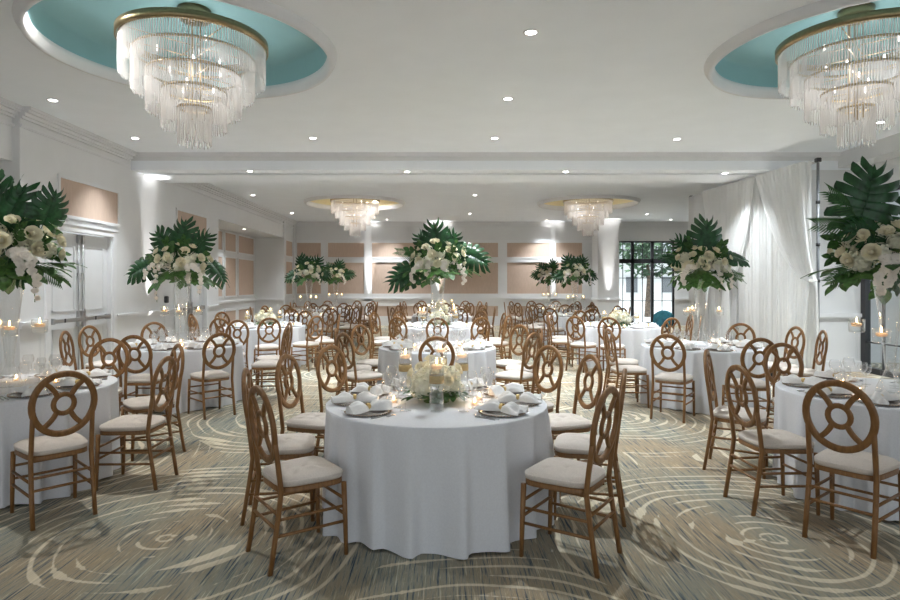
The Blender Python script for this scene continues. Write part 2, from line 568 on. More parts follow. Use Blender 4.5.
def door_pair(n, ya, yb, label):
    t = tag(bpy.data.objects.new('door_%d' % n, None), label, 'door', None, 'structure')
    C.objects.link(t)
    x = XL - 0.06
    MB().box(XL, XL + 0.03, ya - 0.10, ya, 0, 2.50).box(XL, XL + 0.03, yb, yb + 0.10, 0, 2.50).box(XL, XL + 0.035, ya, yb, 2.41, 2.50) \
        .box(XL, XL + 0.05, ya - 0.12, yb + 0.12, 2.50, 2.54).box(x - .06, XL, ya, ya + 0.03, 0, 2.41).box(x - .06, XL, yb - 0.03, yb, 0, 2.41).build('door_frame', M['trim'], t)
    ym = (ya + yb) / 2
    for y0, y1 in ((ya + 0.035, ym - 0.004), (ym + 0.004, yb - 0.035)):
        d = MB().box(x - 0.045, x, y0, y1, 0.01, 2.39)
        for z0, z1 in ((0.22, 0.92), (1.18, 2.22)):
            f = 0.025
            d.box(x, x + .012, y0 + .12, y1 - .12, z0, z0 + f).box(x, x + .012, y0 + .12, y1 - .12, z1 - f, z1)
            d.box(x, x + .012, y0 + .12, y0 + .12 + f, z0, z1).box(x, x + .012, y1 - .12 - f, y1 - .12, z0, z1)
        leaf = d.build('door_leaf', M['door'], t)
        b = MB()
        b.box(x + 0.035, x + 0.075, y0 + 0.06, y1 - 0.04, 1.015, 1.075, 0.008)
        b.box(x, x + 0.08, y0 + 0.04, y0 + 0.09, 1.0, 1.09, 0.006).box(x, x + 0.08, y1 - 0.09, y1 - 0.03, 1.0, 1.09, 0.006)
        b.build('panic_bar', M['steel'], leaf)
        yc = y1 - 0.05 if y1 < ym + .01 else y0 + 0.05
        r_ = MB().tube([(x + .02, yc, 0.06), (x + .02, yc, 2.36)], 0.011, 8)
        r_.box(x, x + .06, yc - .035, yc + .035, 0.93, 1.18, 0.008).box(x, x + .045, yc - .028, yc + .028, 2.24, 2.38, 0.006)
        r_.box(x, x + .03, yc - .018, yc + .018, 1.72, 1.78, 0.004)
        r_.build('latch_rod', M['steel'], leaf)
        MB().box(x + .0752, x + .078, y0 + .30, y0 + .335, 1.015, 1.075).build('bar_joint', M['dark'], leaf)
    return t


door_pair(1, *D1, 'white double doors under the larger peach panel')
door_pair(2, *D2, 'second white double doors further along the wall')
MB().box(-5.72, -5.66, 12.36, 12.44, 1.22, 1.34, 0.01)
tag(MB().box(-5.70, -5.64, 12.30, 12.40, 1.21, 1.35, 0.012).build('wall_intercom', M['dark']), 'small black box fixed on the white wall beside second doors', 'intercom')

# back wall
wb = MB().box(-6.85, 6.6, YB, YB + .2, 0, ZC).box(6.6, 11, YB, YB + .2, ZS, ZC).box(9.0, 11, YB, YB + .2, 0, ZS)
wall_back = struct('wall_back', wb, M['wall'], 'white back wall with peach panels')
PX_ = 23.2 / 600
cols = [(-5.60, (321 - 442) * PX_), ((328 - 442) * PX_, (364 - 442) * PX_), ((372 - 442) * PX_, (431 - 442) * PX_), ((439 - 442) * PX_, (498 - 442) * PX_),
        ((507 - 442) * PX_, (550 - 442) * PX_), ((556 - 442) * PX_, (582 - 442) * PX_)]
for x0, x1 in cols:
    for z0, z1 in ROWS:
        panel_x(YB, x0, x1, z0, z1, wall_back)
st = MB()
for i, (x0, x1) in enumerate(cols):
    xn = cols[i + 1][0] if i + 1 < len(cols) else x1 + 0.25
    st.box(x1, xn, YB - 0.03, YB, 0.3, 3.3)
    if i in (1, 4):
        st.box(x1 + .02, xn - .02, YB - 0.055, YB - .03, 0.0, ZC)
st.build('stile', M['trim'], wall_back)
MB().box(-5.7, 5.9, YB - .035, YB, 2.42, 2.64).box(-5.7, 5.9, YB - .05, YB - .035, 2.44, 2.475).box(-5.7, 5.9, YB - .05, YB - .035, 2.585, 2.62) \
    .box(-5.7, 5.9, YB - .035, YB, 3.19, 3.30).box(-5.7, 5.9, YB - .035, YB, 0.75, 1.23).box(-5.7, 5.9, YB - .08, YB - .035, 1.02, 1.07) \
    .box(-5.7, 5.9, YB - .055, YB - .035, 0.95, 1.02).box(-5.7, 5.9, YB - .035, YB, 0.2, 0.36).build('rail', M['trim'], wall_back)
column = struct('wall_column', MB().box(5.80, 6.60, 22.35, YB, 0, ZC), M['wall'], 'white square column beside the black window')
MB().box(5.75, 6.65, 22.30, YB, 1.0, 1.07).box(5.76, 6.64, 22.31, YB, 0, .2).build('column_band', M['trim'], column)

# right walls
wr = MB().box(6.35, 7.66, 11.0, 12.4, 0, 3.69)
wr.box(10.85, 11, 12.0, 23.4, 0, ZC).box(7.66, 11, 12.2, 12.4, 0, ZC).box(7.66, 7.9, -4, 10.98, ZS, ZC)
wr.box(7.66, 7.9, -4, 4.0, 0, ZS)
wall_right = struct('wall_right', wr, M['wall'], 'white wall and pier beside the sheer drapes')

tr1 = MB()


def crown_y(mb, x, y0, y1, s):
    for dx, z0, z1 in ((0.15, 3.955, ZC), (0.12, 3.92, 3.955), (0.07, 3.875, 3.92), (0.035, 3.84, 3.875), (0.03, 3.735, 3.765), (0.018, 3.72, 3.735)):
        xa, xb = sorted((x, x + dx * s))
        mb.box(xa, xb, y0, y1, z0, z1)


def crown_x(mb, y, x0, x1):
    for dx, z0, z1 in ((0.15, 3.955, ZC), (0.12, 3.92, 3.955), (0.07, 3.875, 3.92), (0.035, 3.84, 3.875)):
        mb.box(x0, x1, y - dx, y, z0, z1)


crown_y(tr1, XL, 8.1, 10.93, 1)
crown_y(tr1, XL, 12.4, 23.2, 1)
crown_y(tr1, -5.8, -4, 8.1, 1)
struct('trim_1', tr1, M['trim'], 'white crown moulding along the door wall')
tr2 = MB()
crown_x(tr2, YB, -5.7, 5.8)
crown_x(tr2, 22.35, 5.75, 6.65)
crown_x(tr2, YB, 6.6, 10.85)
struct('trim_2', tr2, M['trim'], 'white crown moulding along the back wall')
tr3 = MB()
for y0, y1 in ((8.1, D1[0] - .1), (D1[1] + .1, D2[0] - .1), (D2[1] + .1, 15.3), (21.7, 22.95)):
    tr3.box(XL, XL + .05, y0, y1, 1.035, 1.075).box(XL, XL + .03, y0, y1, 0.99, 1.035)
tr3.box(-6.7, -6.65, 15.3, 21.5, 1.02, 1.07).box(-6.7, -5.7, 21.44, 21.5, 1.02, 1.07)
struct('trim_3', tr3, M['trim'], 'white chair rail along the door wall')
tr4 = MB().box(6.35, 7.66, 10.94, 11.0, 0.99, 1.06).box(6.35, 7.66, 10.97, 11.0, 0.95, .99).box(9.0, 10.85, YB - .05, YB, 1.0, 1.06)
struct('trim_4', tr4, M['trim'], 'white chair rail on the pier')
bl = MB()
for y0, y1 in ((8.1, D1[0] - .1), (D1[1] + .1, D2[0] - .1), (D2[1] + .1, 15.3), (21.7, 22.95)):
    bl.box(XL, XL + .025, y0, y1, 0, 0.18)
bl.box(-6.7, -6.67, 15.3, 21.5, 0, 0.18)
struct('baseboard_left', bl, M['trim'], 'white baseboard along the door wall')
struct('baseboard_back', MB().box(-5.7, 5.8, YB - .045, YB, 0, 0.2), M['trim'], 'white baseboard along the back wall')
struct('baseboard_right', MB().box(6.35, 7.66, 10.95, 11.0, 0, 0.19), M['trim'], 'white baseboard on the pier')

# windows
w1 = tag(bpy.data.objects.new('window_1', None), 'black gridded window doors at the back corner', 'window', None, 'structure')
C.objects.link(w1)
fr_ = MB()
X0, X1 = 6.62, 8.98
fr_.box(X0, X1, YB, YB + .08, ZS - .06, ZS).box(X0, X0 + .07, YB, YB + .08, 0, ZS).box(X1 - .07, X1, YB, YB + .08, 0, ZS).box(X0, X1, YB, YB + .08, 2.40, 2.57).box(X0, X1, YB, YB + .08, 0, .12)
for x in (7.37, 8.14):
    fr_.box(x - .055, x + .055, YB, YB + .08, 0, ZS)
fr_.build('window_frame', M['dark'], w1)
mu = MB()
for x in (7.0, 7.76, 8.52):
    mu.box(x - .012, x + .012, YB + .02, YB + .05, 0.1, ZS - .05)
for z in (2.92, 1.83, 0.95):
    mu.box(X0 + .05, X1 - .05, YB + .02, YB + .05, z - .012, z + .012)
mu.build('window_grid', M['dark'], w1)
for a, b in ((X0 + .07, 7.315), (7.425, 8.085), (8.195, X1 - .07)):
    MB().box(a, b, YB + .03, YB + .036, .12, 2.40).build('pane', M['pane'], w1)
    MB().box(a, b, YB + .03, YB + .036, 2.57, ZS - .06).build('pane', M['pane'], w1)
w2 = tag(bpy.data.objects.new('window_2', None), 'black framed full height window beside the pier', 'window', None, 'structure')
C.objects.link(w2)
fr_ = MB().box(7.66, 7.76, 4.0, 10.98, ZS - .07, ZS).box(7.66, 7.76, 4.0, 10.98, 0, .10)
for y in (10.92, 9.5, 8.1, 6.7, 5.3, 4.05):
    fr_.box(7.66, 7.76, y - .06, y + .06, 0, ZS)
fr_.build('window_frame', M['dark'], w2)
mu = MB()
for y in (10.47, 9.97, 8.8, 7.4, 6.0, 4.7):
    mu.box(7.69, 7.73, y - .016, y + .016, .1, ZS - .05)
for z in (0.55, 2.45):
    mu.box(7.69, 7.73, 4.0, 10.9, z - .013, z + .013)
mu.build('window_grid', M['dark'], w2)
for a, b in ((9.56, 10.86), (8.16, 9.44), (6.76, 8.04), (5.36, 6.64), (4.11, 5.24)):
    MB().box(7.70, 7.706, a, b, .1, ZS - .07).build('pane', M['pane'], w2)

# outside
tag(MB().box(-10, 60, 23.5, 80, -.2, -.1).box(8.0, 60, -6, 23.5, -.2, -.1).build('outside_ground', M['stone']), 'pale paved terrace outside the windows', 'ground', None, 'structure')


def house(x, y, w, d, h, label, rz=0):
    t = thing('building', label, 'building', (x, y, -.1), rz)
    wmb = MB().box(-w / 2, w / 2, -d / 2, d / 2, 0, h)
    wmb.build('building_wall', M['render'], t)
    MB().box(-w / 2 - .3, w / 2 + .3, -d / 2 - .3, d / 2 + .3, h, h + .25).build('roof', M['stone'], t)
    n = max(2, int(w / 2.4))
    for i in range(n):
        cx = -w / 2 + (i + .5) * w / n
        fmb = MB().box(cx - .5, cx + .5, -d / 2 - .05, -d / 2, 1.0, 2.3)
        f = fmb.build('house_window', M['trim'], t)
        MB().box(cx - .42, cx + .42, -d / 2 - .06, -d / 2 - .05, 1.08, 2.22).build('pane', M['grey'], f)


house(16.5, 47, 13, 6, 3.6, 'white house beyond the back corner window')
house(17.5, 20.5, 6, 6, 3.2, 'white pavilion outside the side window', R(-58))


def tree(x, y, h, seed, label):
    rnd = random.Random(seed)
    t = thing('tree', label, 'tree', (x, y, -.1), 0, 'trees outside the windows')
    MB().tube([(0, 0, 0), (.1, 0, h * .35), (0, .1, h * .6)], [.16, .12, .06], 8).build('trunk', M['bark'], t)
    c = MB()
    for i in range(900):
        d = Vector((rnd.gauss(0, 1), rnd.gauss(0, 1), rnd.gauss(0, 1))).normalized() * (rnd.random() ** .4)
        p = Vector((d.x * h * .32, d.y * h * .32, h * .68 + d.z * h * .32))
        a = Vector((rnd.gauss(0, 1), rnd.gauss(0, 1), rnd.gauss(0, 1))).normalized() * .24
        b = a.orthogonal().normalized() * .10
        c.add([p - a, p + b, p + a, p - b], [(0, 1, 2, 3)], False)
    c.build('crown', M['tree'], t)


tree(10.6, 31, 5.5, 1, 'leafy tree seen through the first pane of the corner window')
tree(16.0, 36, 6.5, 2, 'leafy tree seen through the middle of the corner window')
tree(13.8, 28.5, 4.0, 3, 'leafy tree outside the drape end of the corner window')

# ------------------------------------------------------------------ tables and seats: who sits where
ORD = ('first', 'second', 'third', 'fourth', 'fifth', 'sixth')
ROWN = {'T': 'middle-row', 'L': 'door-row', 'R': 'drape-row'}
TAB = {'T1': (-.04, 4.27), 'T2': (-.06, 8.0), 'T3': (-.05, 11.85), 'T4': (-.02, 15.8), 'T5': (0.0, 19.8),
       'L1': (-3.53, 4.9), 'L2': (-3.54, 8.2), 'L3': (-3.5, 11.85), 'L4': (-3.5, 15.8), 'L5': (-3.5, 19.8),
       'R1': (3.47, 4.65), 'R2': (3.5, 8.1), 'R3': (3.5, 11.85), 'R4': (3.5, 15.8), 'R5': (3.5, 19.6)}
KIND = {'T1': 'low', 'L3': 'low', 'R3': 'low', 'T3': 'low', 'T5': 'low', 'T4': 'low'}
SEATS = {   # x, y, facing angle in degrees
    'T1': [(-.84, 3.60, 36), (-1.10, 4.21, 10), (-1.04, 4.93, -14), (-.85, 5.60, -33), (.72, 3.59, 145), (1.0, 4.21, 164), (.98, 4.90, 195), (.80, 5.58, 212)],
    'L1': [(-2.73, 4.21, 138), (-2.51, 4.85, 180), (-2.78, 5.70, 221), (-3.55, 6.22, -82), (-4.45, 5.55, -38)],
    'R1': [(2.614, 3.804, 37), (2.40, 4.34, 3), (2.64, 5.16, -31), (3.4, 5.6, -86), (4.4, 5.25, -150)],
    'L2': [(-3.53, 7.13, 90), (-2.85, 7.40, 134), (-2.44, 8.42, 182), (-2.56, 9.04, 208), (-3.36, 9.52, -97), (-4.25, 9.08, -42), (-4.45, 7.55, 12), (-4.72, 8.4, -12)],
    'R2': [(3.46, 6.78, 90), (2.78, 7.22, 55), (2.46, 7.92, 2), (2.66, 8.62, -22), (4.28, 8.75, -130), (4.58, 7.68, 164), (4.62, 8.25, 184)],
    'T2': [(-.06, 7.16, 90), (-.98, 7.38, 40), (-1.14, 7.95, 4), (-.98, 8.55, -35), (.90, 7.38, 140), (1.05, 7.95, 176), (.92, 8.52, 215)],
}
rnd = random.Random(7)
for k, (tx, ty) in TAB.items():
    if k in SEATS:
        continue
    n = 10
    off = {'T': -90, 'L': -72, 'R': -108}[k[0]] + (18 if k[1] == '4' else 0)
    L = []
    for i in range(n):
        a = off + 360 / n * i + rnd.uniform(-5, 5)
        rr = 1.13 + rnd.uniform(-.03, .1)
        L.append((tx + rr * math.cos(R(a)), ty + rr * math.sin(R(a)), a + 180 + rnd.uniform(-9, 9)))
    SEATS[k] = L


for k, (tx, ty) in TAB.items():
    for i, (x, y, a) in enumerate(SEATS[k]):
        d = math.hypot(x - tx, y - ty)
        if d < 1.045:
            SEATS[k][i] = (tx + (x - tx) / d * 1.045, ty + (y - ty) / d * 1.045, a)


def tname(k):
    return '%s %s table' % (ORD[int(k[1]) - 1], ROWN[k[0]])


def seat_names(k):
    """for every seat of table k a phrase that says where it is, from the front"""
    tx, ty = TAB[k]
    out, door, drape = {}, [], []
    for i, (x, y, a) in enumerate(SEATS[k]):
        ang = math.degrees(math.atan2(y - ty, x - tx))
        if abs(ang + 90) < 14:
            out[i] = 'at front of ' + tname(k)
        elif abs(ang - 90) < 14:
            out[i] = 'at back of ' + tname(k)
        elif x < tx:
            door.append((y, i))
        else:
            drape.append((y, i))
    for lst, w in ((door, 'door'), (drape, 'drape')):
        for j, (y, i) in enumerate(sorted(lst)):
            out[i] = '%s on %s side of %s' % (ORD[j], w, tname(k))
    return out


# ------------------------------------------------------------------ table + cloth
def cloth_mesh(seed):
    rn = random.Random(seed)
    Rt, H = 0.775, 0.762
    folds = []
    a = 0.0
    while a < 2 * PI - 0.12:
        folds.append((a, rn.uniform(0.6, 1.25)))
        a += rn.uniform(0.22, 0.42)
    ph = [rn.uniform(0, 6.28) for _ in range(4)]

    def off(t):
        v = 0.0
        for fa, s in folds:
            d = (t - fa + PI) % (2 * PI) - PI
            v += s * math.exp(-(d / (0.032 if d > 0 else .12)) ** 2)
        return v + .25 * math.sin(5 * t + ph[0]) + .2 * math.sin(9 * t + ph[1])
    nu = 240
    levels = [0, .012, .03, .08, .16, .28, .42, .56, .70, .84, .94, 1.0]

    def fn(u, v):
        j = round(v * (len(levels) - 1 + 6))
        t = 2 * PI * u
        if j < 6:
            r = Rt * (0.02, .3, .6, .85, .97, .992)[j]
            return (r * math.cos(t), r * math.sin(t), H)
        s = levels[j - 6]
        o = off(t)
        r = Rt + .004 * min(1, s * 40) + 0.082 * min(1, s * 1.15) ** .7 * (o - .55) + 0.012 * s
        z = H - 0.004 * min(1, s * 60) - s * (H - .012 + .012 * math.sin(7 * t + ph[2]))
        return (r * math.cos(t), r * math.sin(t), max(z, .004))
    mb = MB().grid(fn, nu, len(levels) + 6, closed_u=True)
    return mb.mesh('tablecloth', M['cloth'])


CLOTHS = [cloth_mesh(s) for s in (11, 12, 13)]
ttop = MB().lathe([(.02, .725), (.755, .725), (.76, .735), (.755, .752), (.02, .752)], 48, cap0=True, cap1=True).mesh('tabletop', M['wood'])
tleg = MB().tube([(0, 0, 0), (0, 0, .725)], .02, 8).mesh('leg', M['steel'])
for i, (k, (x, y)) in enumerate(TAB.items()):
    t = thing('banquet_table', 'round banquet table under white floor-length linen, ' + tname(k), 'table', (x, y, 0), 0, 'round banquet tables')
    put('tabletop', ttop, t)
    for a in (45, 135, 225, 315):
        put('leg', tleg, t, (.45 * math.cos(R(a)), .45 * math.sin(R(a)), 0))
    c = put('tablecloth', CLOTHS[i % 3], None, (x, y, 0), (0, 0, R(47 * i + 10)))
    tag(c, 'white floor-length linen cloth draped over ' + tname(k), 'tablecloth', 'white round tablecloths')

# ------------------------------------------------------------------ chairs
def back_y(z):
    return -.195 - max(0, z - .44) * .13


def seat_outline(t, grow=0.0):
    c, s = math.cos(t), math.sin(t)
    e = 0.42
    x = math.copysign(abs(c) ** e, c)
    y = math.copysign(abs(s) ** e, s)
    w = .192 + .016 * y + grow
    return x * w, y * (.20 + grow)


def build_chair_meshes():
    m = {}
    seat = MB()

    def fs(u, v):
        t = 2 * PI * u
        prof = [(1.0, .425), (1.0, .452), (.97, .455), (.02, .455)]
        f, z = prof[round(v * 3)]
        x, y = seat_outline(t)
        return (x * f, y * f, z)
    seat.grid(fs, 40, 4, True)

    def fb(u, v):
        t = 2 * PI * u
        x, y = seat_outline(t)
        f = .02 + .98 * v
        return (x * f, y * f, .425)
    seat.grid(fb, 40, 2, True)
    m['seat_frame'] = seat.mesh('seat_frame', M['wood'])
    cu = MB()
    tufts = [(x, y) for x in (-.1, 0, .1) for y in (-.1, 0, .1)]

    def fc(u, v):
        t = 2 * PI * u
        j = round(v * 13)
        if j <= 2:
            f = (.95, 1.0, 1.015)[j]
            x, y = seat_outline(t, .002)
            return (x * f, y * f, (.455, .462, .490)[j])
        f = (1.01, .98, .93, .85, .75, .63, .5, .37, .25, .13, .02)[j - 3]
        x, y = seat_outline(t, .002)
        x, y = x * f, y * f
        z = .490 + .030 * max(0, 1 - f ** 5) ** .8
        for a, b in tufts:
            z -= .015 * math.exp(-((x - a) ** 2 + (y - b) ** 2) / .0007)
        return (x, y, z)
    cu.grid(fc, 48, 14, True)
    m['seat_cushion'] = cu.mesh('seat_cushion', M['cushion'])
    CZ, RX, RZ = .793, .186, .205
    nrm = Vector((0, 1, .13)).normalized()

    def P(x, z):
        return Vector((x, back_y(z), z))
    bk = MB()
    ring = [P(RX * math.cos(2 * PI * i / 40), CZ + RZ * math.sin(2 * PI * i / 40)) for i in range(40)]
    bk.sweep(ring, nrm, .040, .027, True)
    inner = [P(.062 * math.cos(2 * PI * i / 20), CZ + .066 * math.sin(2 * PI * i / 20)) for i in range(20)]
    bk.sweep(inner, nrm, .031, .021, True)
    for sx in (-1, 1):
        for sz in (-1, 1):
            a = R(48)
            p0 = (.052 * sx * .72, sz * .062 * .74)
            p2 = (RX * .66 * sx, sz * RZ * .76)
            pm = ((p0[0] + p2[0]) / 2 - .018 * sx, (p0[1] + p2[1]) / 2 + .012 * sz)
            pts = []
            for i in range(7):
                q = i / 6
                x = (1 - q) ** 2 * p0[0] + 2 * q * (1 - q) * pm[0] + q * q * p2[0]
                z = (1 - q) ** 2 * p0[1] + 2 * q * (1 - q) * pm[1] + q * q * p2[1]
                pts.append(P(x, CZ + z))
            bk.sweep(pts, nrm, .032, .021)
    m['backrest'] = bk.mesh('backrest', M['wood'])
    m['leg'] = []
    for s in (-1, 1):
        mb = MB()
        pts = [(.185 * s, -.262, 0), (.184 * s, -.238, .15), (.182 * s, -.212, .32), (.180 * s, -.197, .44), (.1795 * s, back_y(.56), .56), (.1785 * s, back_y(.66), .66), (.178 * s, back_y(.76), .76)]
        mb.sweep(pts, (0, 1, 0.1), .027, .027)
        m['leg'].append(mb.mesh('leg', M['wood']))
        mb = MB()
        mb.tube([(.196 * s, .196, 0), (.195 * s, .190, .2), (.192 * s, .182, .43)], [.0125, .015, .0165], 10)
        m['leg'].append(mb.mesh('leg', M['wood']))
    m['stretcher'] = []
    for s in (-1, 1):
        for z in (.20, .29):
            m['stretcher'].append(MB().tube([(.184 * s, -.228 + (z - .2) * .12, z), (.195 * s, .188, z)], .0095, 8))
    for z in (.24, .32):
        m['stretcher'].append(MB().tube([(-.184, -.226 + (z - .24) * .12, z), (.184, -.226 + (z - .24) * .12, z)], .0095, 8))
    for z in (.24, .33):
        m['stretcher'].append(MB().tube([(-.193, .187, z), (.193, .187, z)], .0095, 8))
    allst = MB()
    for q in m['stretcher']:
        allst.merge(q)
    m['stretcher'] = [q.mesh('stretcher', M['wood']) for q in m['stretcher']]
    m['stretcher_frame'] = allst.mesh('stretcher_frame', M['wood'])
    return m


CH = build_chair_meshes()


def chair(x, y, ang, label, near):
    t = thing('banquet_chair', label, 'chair', (x, y, 0), R(ang - 90), 'oval ring-back banquet chairs')
    put('seat_frame', CH['seat_frame'], t)
    put('seat_cushion', CH['seat_cushion'], t)
    put('backrest', CH['backrest'], t)
    for q in CH['leg']:
        put('leg', q, t)
    if near:
        for q in CH['stretcher']:
            put('stretcher', q, t)
    else:
        put('stretcher_frame', CH['stretcher_frame'], t)
    return t


CHAIR_OF = {}
for k in TAB:
    nm = seat_names(k)
    for i, (x, y, a) in enumerate(SEATS[k]):
        CHAIR_OF[(k, i)] = chair(x, y, a, 'brown wooden oval-back chair, ' + nm[i], TAB[k][1] < 9)

# ------------------------------------------------------------------ table setting meshes
ZT = 0.762
me_charger = MB().lathe([(.02, .004), (.095, .004), (.108, .010), (.147, .014), (.147, .010), (.104, .002), (.02, .0005)], 40, cap0=True, cap1=True).mesh('charger_plate', M['charger'])
rim_ = MB()
for i in range(48):
    a = 2 * PI * i / 48
    rim_.lathe([(.002, -.005), (.005, 0), (.002, .005)], 6, (.149 * math.cos(a), .149 * math.sin(a), .0125))
me_rim = rim_.mesh('beaded_rim', M['rim'])


def napkin_mesh(seed):
    rn = random.Random(seed)
    p1, p2 = rn.uniform(0, 6), rn.uniform(0, 6)
    mb = MB()

    def top(u, v):
        s = (u - .5) * 2
        q = (v - .5) * 2
        f = abs(s)
        w = .022 + .080 * f ** .75 * (1 - .25 * f ** 4)
        lift = .022 + .036 * math.sin(PI * min(1, f * 1.1)) * (1 - .5 * q * q)
        ruf = .019 * f * math.sin(7.5 * q + p1 * (1 if s > 0 else 2) + 3 * f)
        tip = .018 * f ** 3 * math.sin(3 * q + p2)
        ln = .150 * s * (1 + .10 * math.sin(4 * q + p2) * f)
        z = max(.003, (lift + ruf + tip) * max(0.12, 1 - abs(q) ** 4 * .85))
        return (ln, w * q, z)

    def bot(u, v):
        x, y, z = top(u, v)
        return (x, y, min(z - .002, .001))
    nu, nv = 25, 13
    mb.grid(top, nu, nv)
    mb.grid(lambda u, v: bot(u, 1 - v), nu, nv)
    for v in (0, 1):
        mb.grid(lambda u, w, v=v: (top(u, v) if w > .5 else bot(u, v)), nu, 2)
    for u in (0, 1):
        mb.grid(lambda v, w, u=u: (top(u, v) if w > .5 else bot(u, v)), nv, 2)
    return mb.mesh('napkin', M['napkin'])


NAPS = [napkin_mesh(s) for s in (1, 2, 3, 4)]
me_ring = MB().lathe([(.021, -.011), (.024, -.011), (.024, .011), (.021, .011), (.021, -.011)], 24).mesh('napkin_ring', M['gold'])


def glass_parts(h, rb, rtop, hb, foot):
    """bowl, stem and foot of a wine glass, h tall"""
    zb = h - hb
    prof = []
    for i in range(11):
        q = i / 10
        r = rb * math.sin(min(1, q * 1.55) * PI / 2) ** .8 if q < .62 else rb + (rtop - rb) * ((q - .62) / .38) ** 1.3
        prof.append((max(r, .004), zb + hb * q))
    prof += [(r - .0012, z) for r, z in reversed(prof[1:])]
    b = MB().lathe(prof, 20)
    s = MB().lathe([(.008, .004), (.0042, .012), (.0036, zb * .5), (.004, zb - .006), (.007, zb + .003)], 10)
    f = MB().lathe([(.002, .0006), (foot, .0006), (foot, .002), (.012, .004), (.006, .008)], 20, cap0=True)
    return b, s, f


GL = {}
for nm_, a in (('large wine glass', (.225, .045, .034, .11, .038)), ('small wine glass', (.195, .037, .030, .09, .034)), ('water goblet', (.165, .040, .036, .095, .036))):
    b, s, f = glass_parts(*a)
    whole = MB().merge(b).merge(s).merge(f)
    GL[nm_] = (b.mesh('bowl', M['wine']), s.mesh('stem', M['wine']), f.mesh('foot', M['wine']), whole.mesh('wine_glass', M['wine']))

fk = MB().tube([(0, -.09, .004), (0, -.02, .005), (0, .03, .006)], [.004, .0025, .003], 6)
fk.box(-.011, .011, .03, .055, .004, .006)
for x in (-.009, -.003, .003, .009):
    fk.box(x - .0015, x + .0015, .055, .095, .004, .006)
me_fork = fk.mesh('fork', M['silver'])
me_knife = MB().tube([(0, -.10, .004), (0, .0, .004)], [.0055, .004], 6).box(-.002, .009, 0, .10, .002, .005).mesh('knife', M['silver'])
me_spoon = MB().tube([(0, -.09, .004), (0, .03, .004)], [.004, .0025], 6).lathe([(.002, .002), (.012, .003), (.017, .006), (.016, .008), (.002, .0045)], 14, (0, .045, 0)).mesh('spoon', M['silver'])

OCC = {k: [] for k in TAB}


def occupy(k, x, y, r):
    OCC[k].append((x, y, r))


def free(k, x, y, r):
    return all(math.hypot(x - a, y - b) > r + c + .002 for a, b, c in OCC[k])


# ------------------------------------------------------------------ candles, vases
def flame_mb(z, s=1.0):
    return MB().lathe([(.0006, z), (.0042 * s, z + .007 * s), (.005 * s, z + .012 * s), (.003 * s, z + .023 * s), (.0006, z + .034 * s)], 10, smooth=True)


WAX = MB().lathe([(.002, 0), (.030, .0), (.037, .012), (.038, .022), (.034, .026), (.002, .023)], 24, cap0=True).mesh('wax', M['wax'])
WICK = MB().tube([(0, 0, .02), (0, 0, .032)], .001, 5).mesh('wick', M['dark'])
FLAME = flame_mb(.030, 1.25).mesh('flame', M['flame'])
TEA = MB().lathe([(.002, 0), (.021, 0), (.021, .018), (.019, .019), (.002, .016)], 18, cap0=True).mesh('wax', M['wax'])
TFLAME = flame_mb(.018, .95).mesh('flame', M['flame'])
VOT = MB().lathe([(.002, .003), (.028, .003), (.034, .075), (.0365, .075), (.031, 0), (.002, 0)], 22).mesh('votive_glass', M['glass'])
BOWL = MB().lathe([(.010, 0), (.020, .006), (.050, .014), (.057, .025), (.057, .12), (.0555, .12), (.0555, .027), (.048, .017), (.010, .010)], 28)
STEM_H = .40
HBOWL = BOWL.mesh('bowl', M['glass'])
HSTEM = MB().lathe([(.007, .012), (.0065, .2), (.008, STEM_H - .04), (.012, STEM_H)], 12).mesh('stem', M['glass'])
HFOOT = MB().lathe([(.002, .001), (.05, .001), (.05, .004), (.012, .012), (.008, .02)], 24, cap0=True).mesh('foot', M['glass'])
HWATER = MB().lathe([(.002, .028), (.0545, .028), (.0545, .0595), (.002, .0595)], 24).mesh('water', M['water'])


def floating_candle(loc, label, lit, lamp):
    t = thing('floating_candle', label, 'candle', loc, 0, 'floating candles')
    put('wax', WAX, t)
    put('wick', WICK, t)
    put('flame', FLAME, t)
    if lamp:
        light('candle_light', 'POINT', (0, 0, .075), lamp, (1, .68, .40), t, shadow_soft_size=.012)


def holder(loc, where, k, lamp, hs=1.0):
    occupy(k, loc[0], loc[1], .058)
    t = thing('candle_holder', 'tall stemmed clear glass candle holder, %s, %s' % (where, tname(k)), 'candle holder', loc, 0, 'stemmed candle holders')
    put('foot', HFOOT, t)
    put('stem', HSTEM, t, scale=(1, 1, hs))
    b = put('bowl', HBOWL, t, (0, 0, STEM_H * hs))
    put('water', HWATER, b)
    floating_candle((loc[0], loc[1], loc[2] + STEM_H * hs + .06), 'lit floating candle in stemmed holder, %s, %s' % (where, tname(k)), True, lamp)


def votive(loc, where, k, lamp):
    occupy(k, loc[0], loc[1], .037)
    tag(put('votive_holder', VOT, None, loc), 'small clear votive cup, %s, %s' % (where, tname(k)), 'votive holder', 'votive cups')
    t = thing('tea_light', 'lit tea light in votive cup, %s, %s' % (where, tname(k)), 'candle', (loc[0], loc[1], loc[2] + .0035), 0, 'tea lights')
    put('wax', TEA, t)
    put('flame', TFLAME, t)
    if lamp:
        light('tea_light_glow', 'POINT', (0, 0, .05), lamp, (1, .62, .32), t, shadow_soft_size=.01)


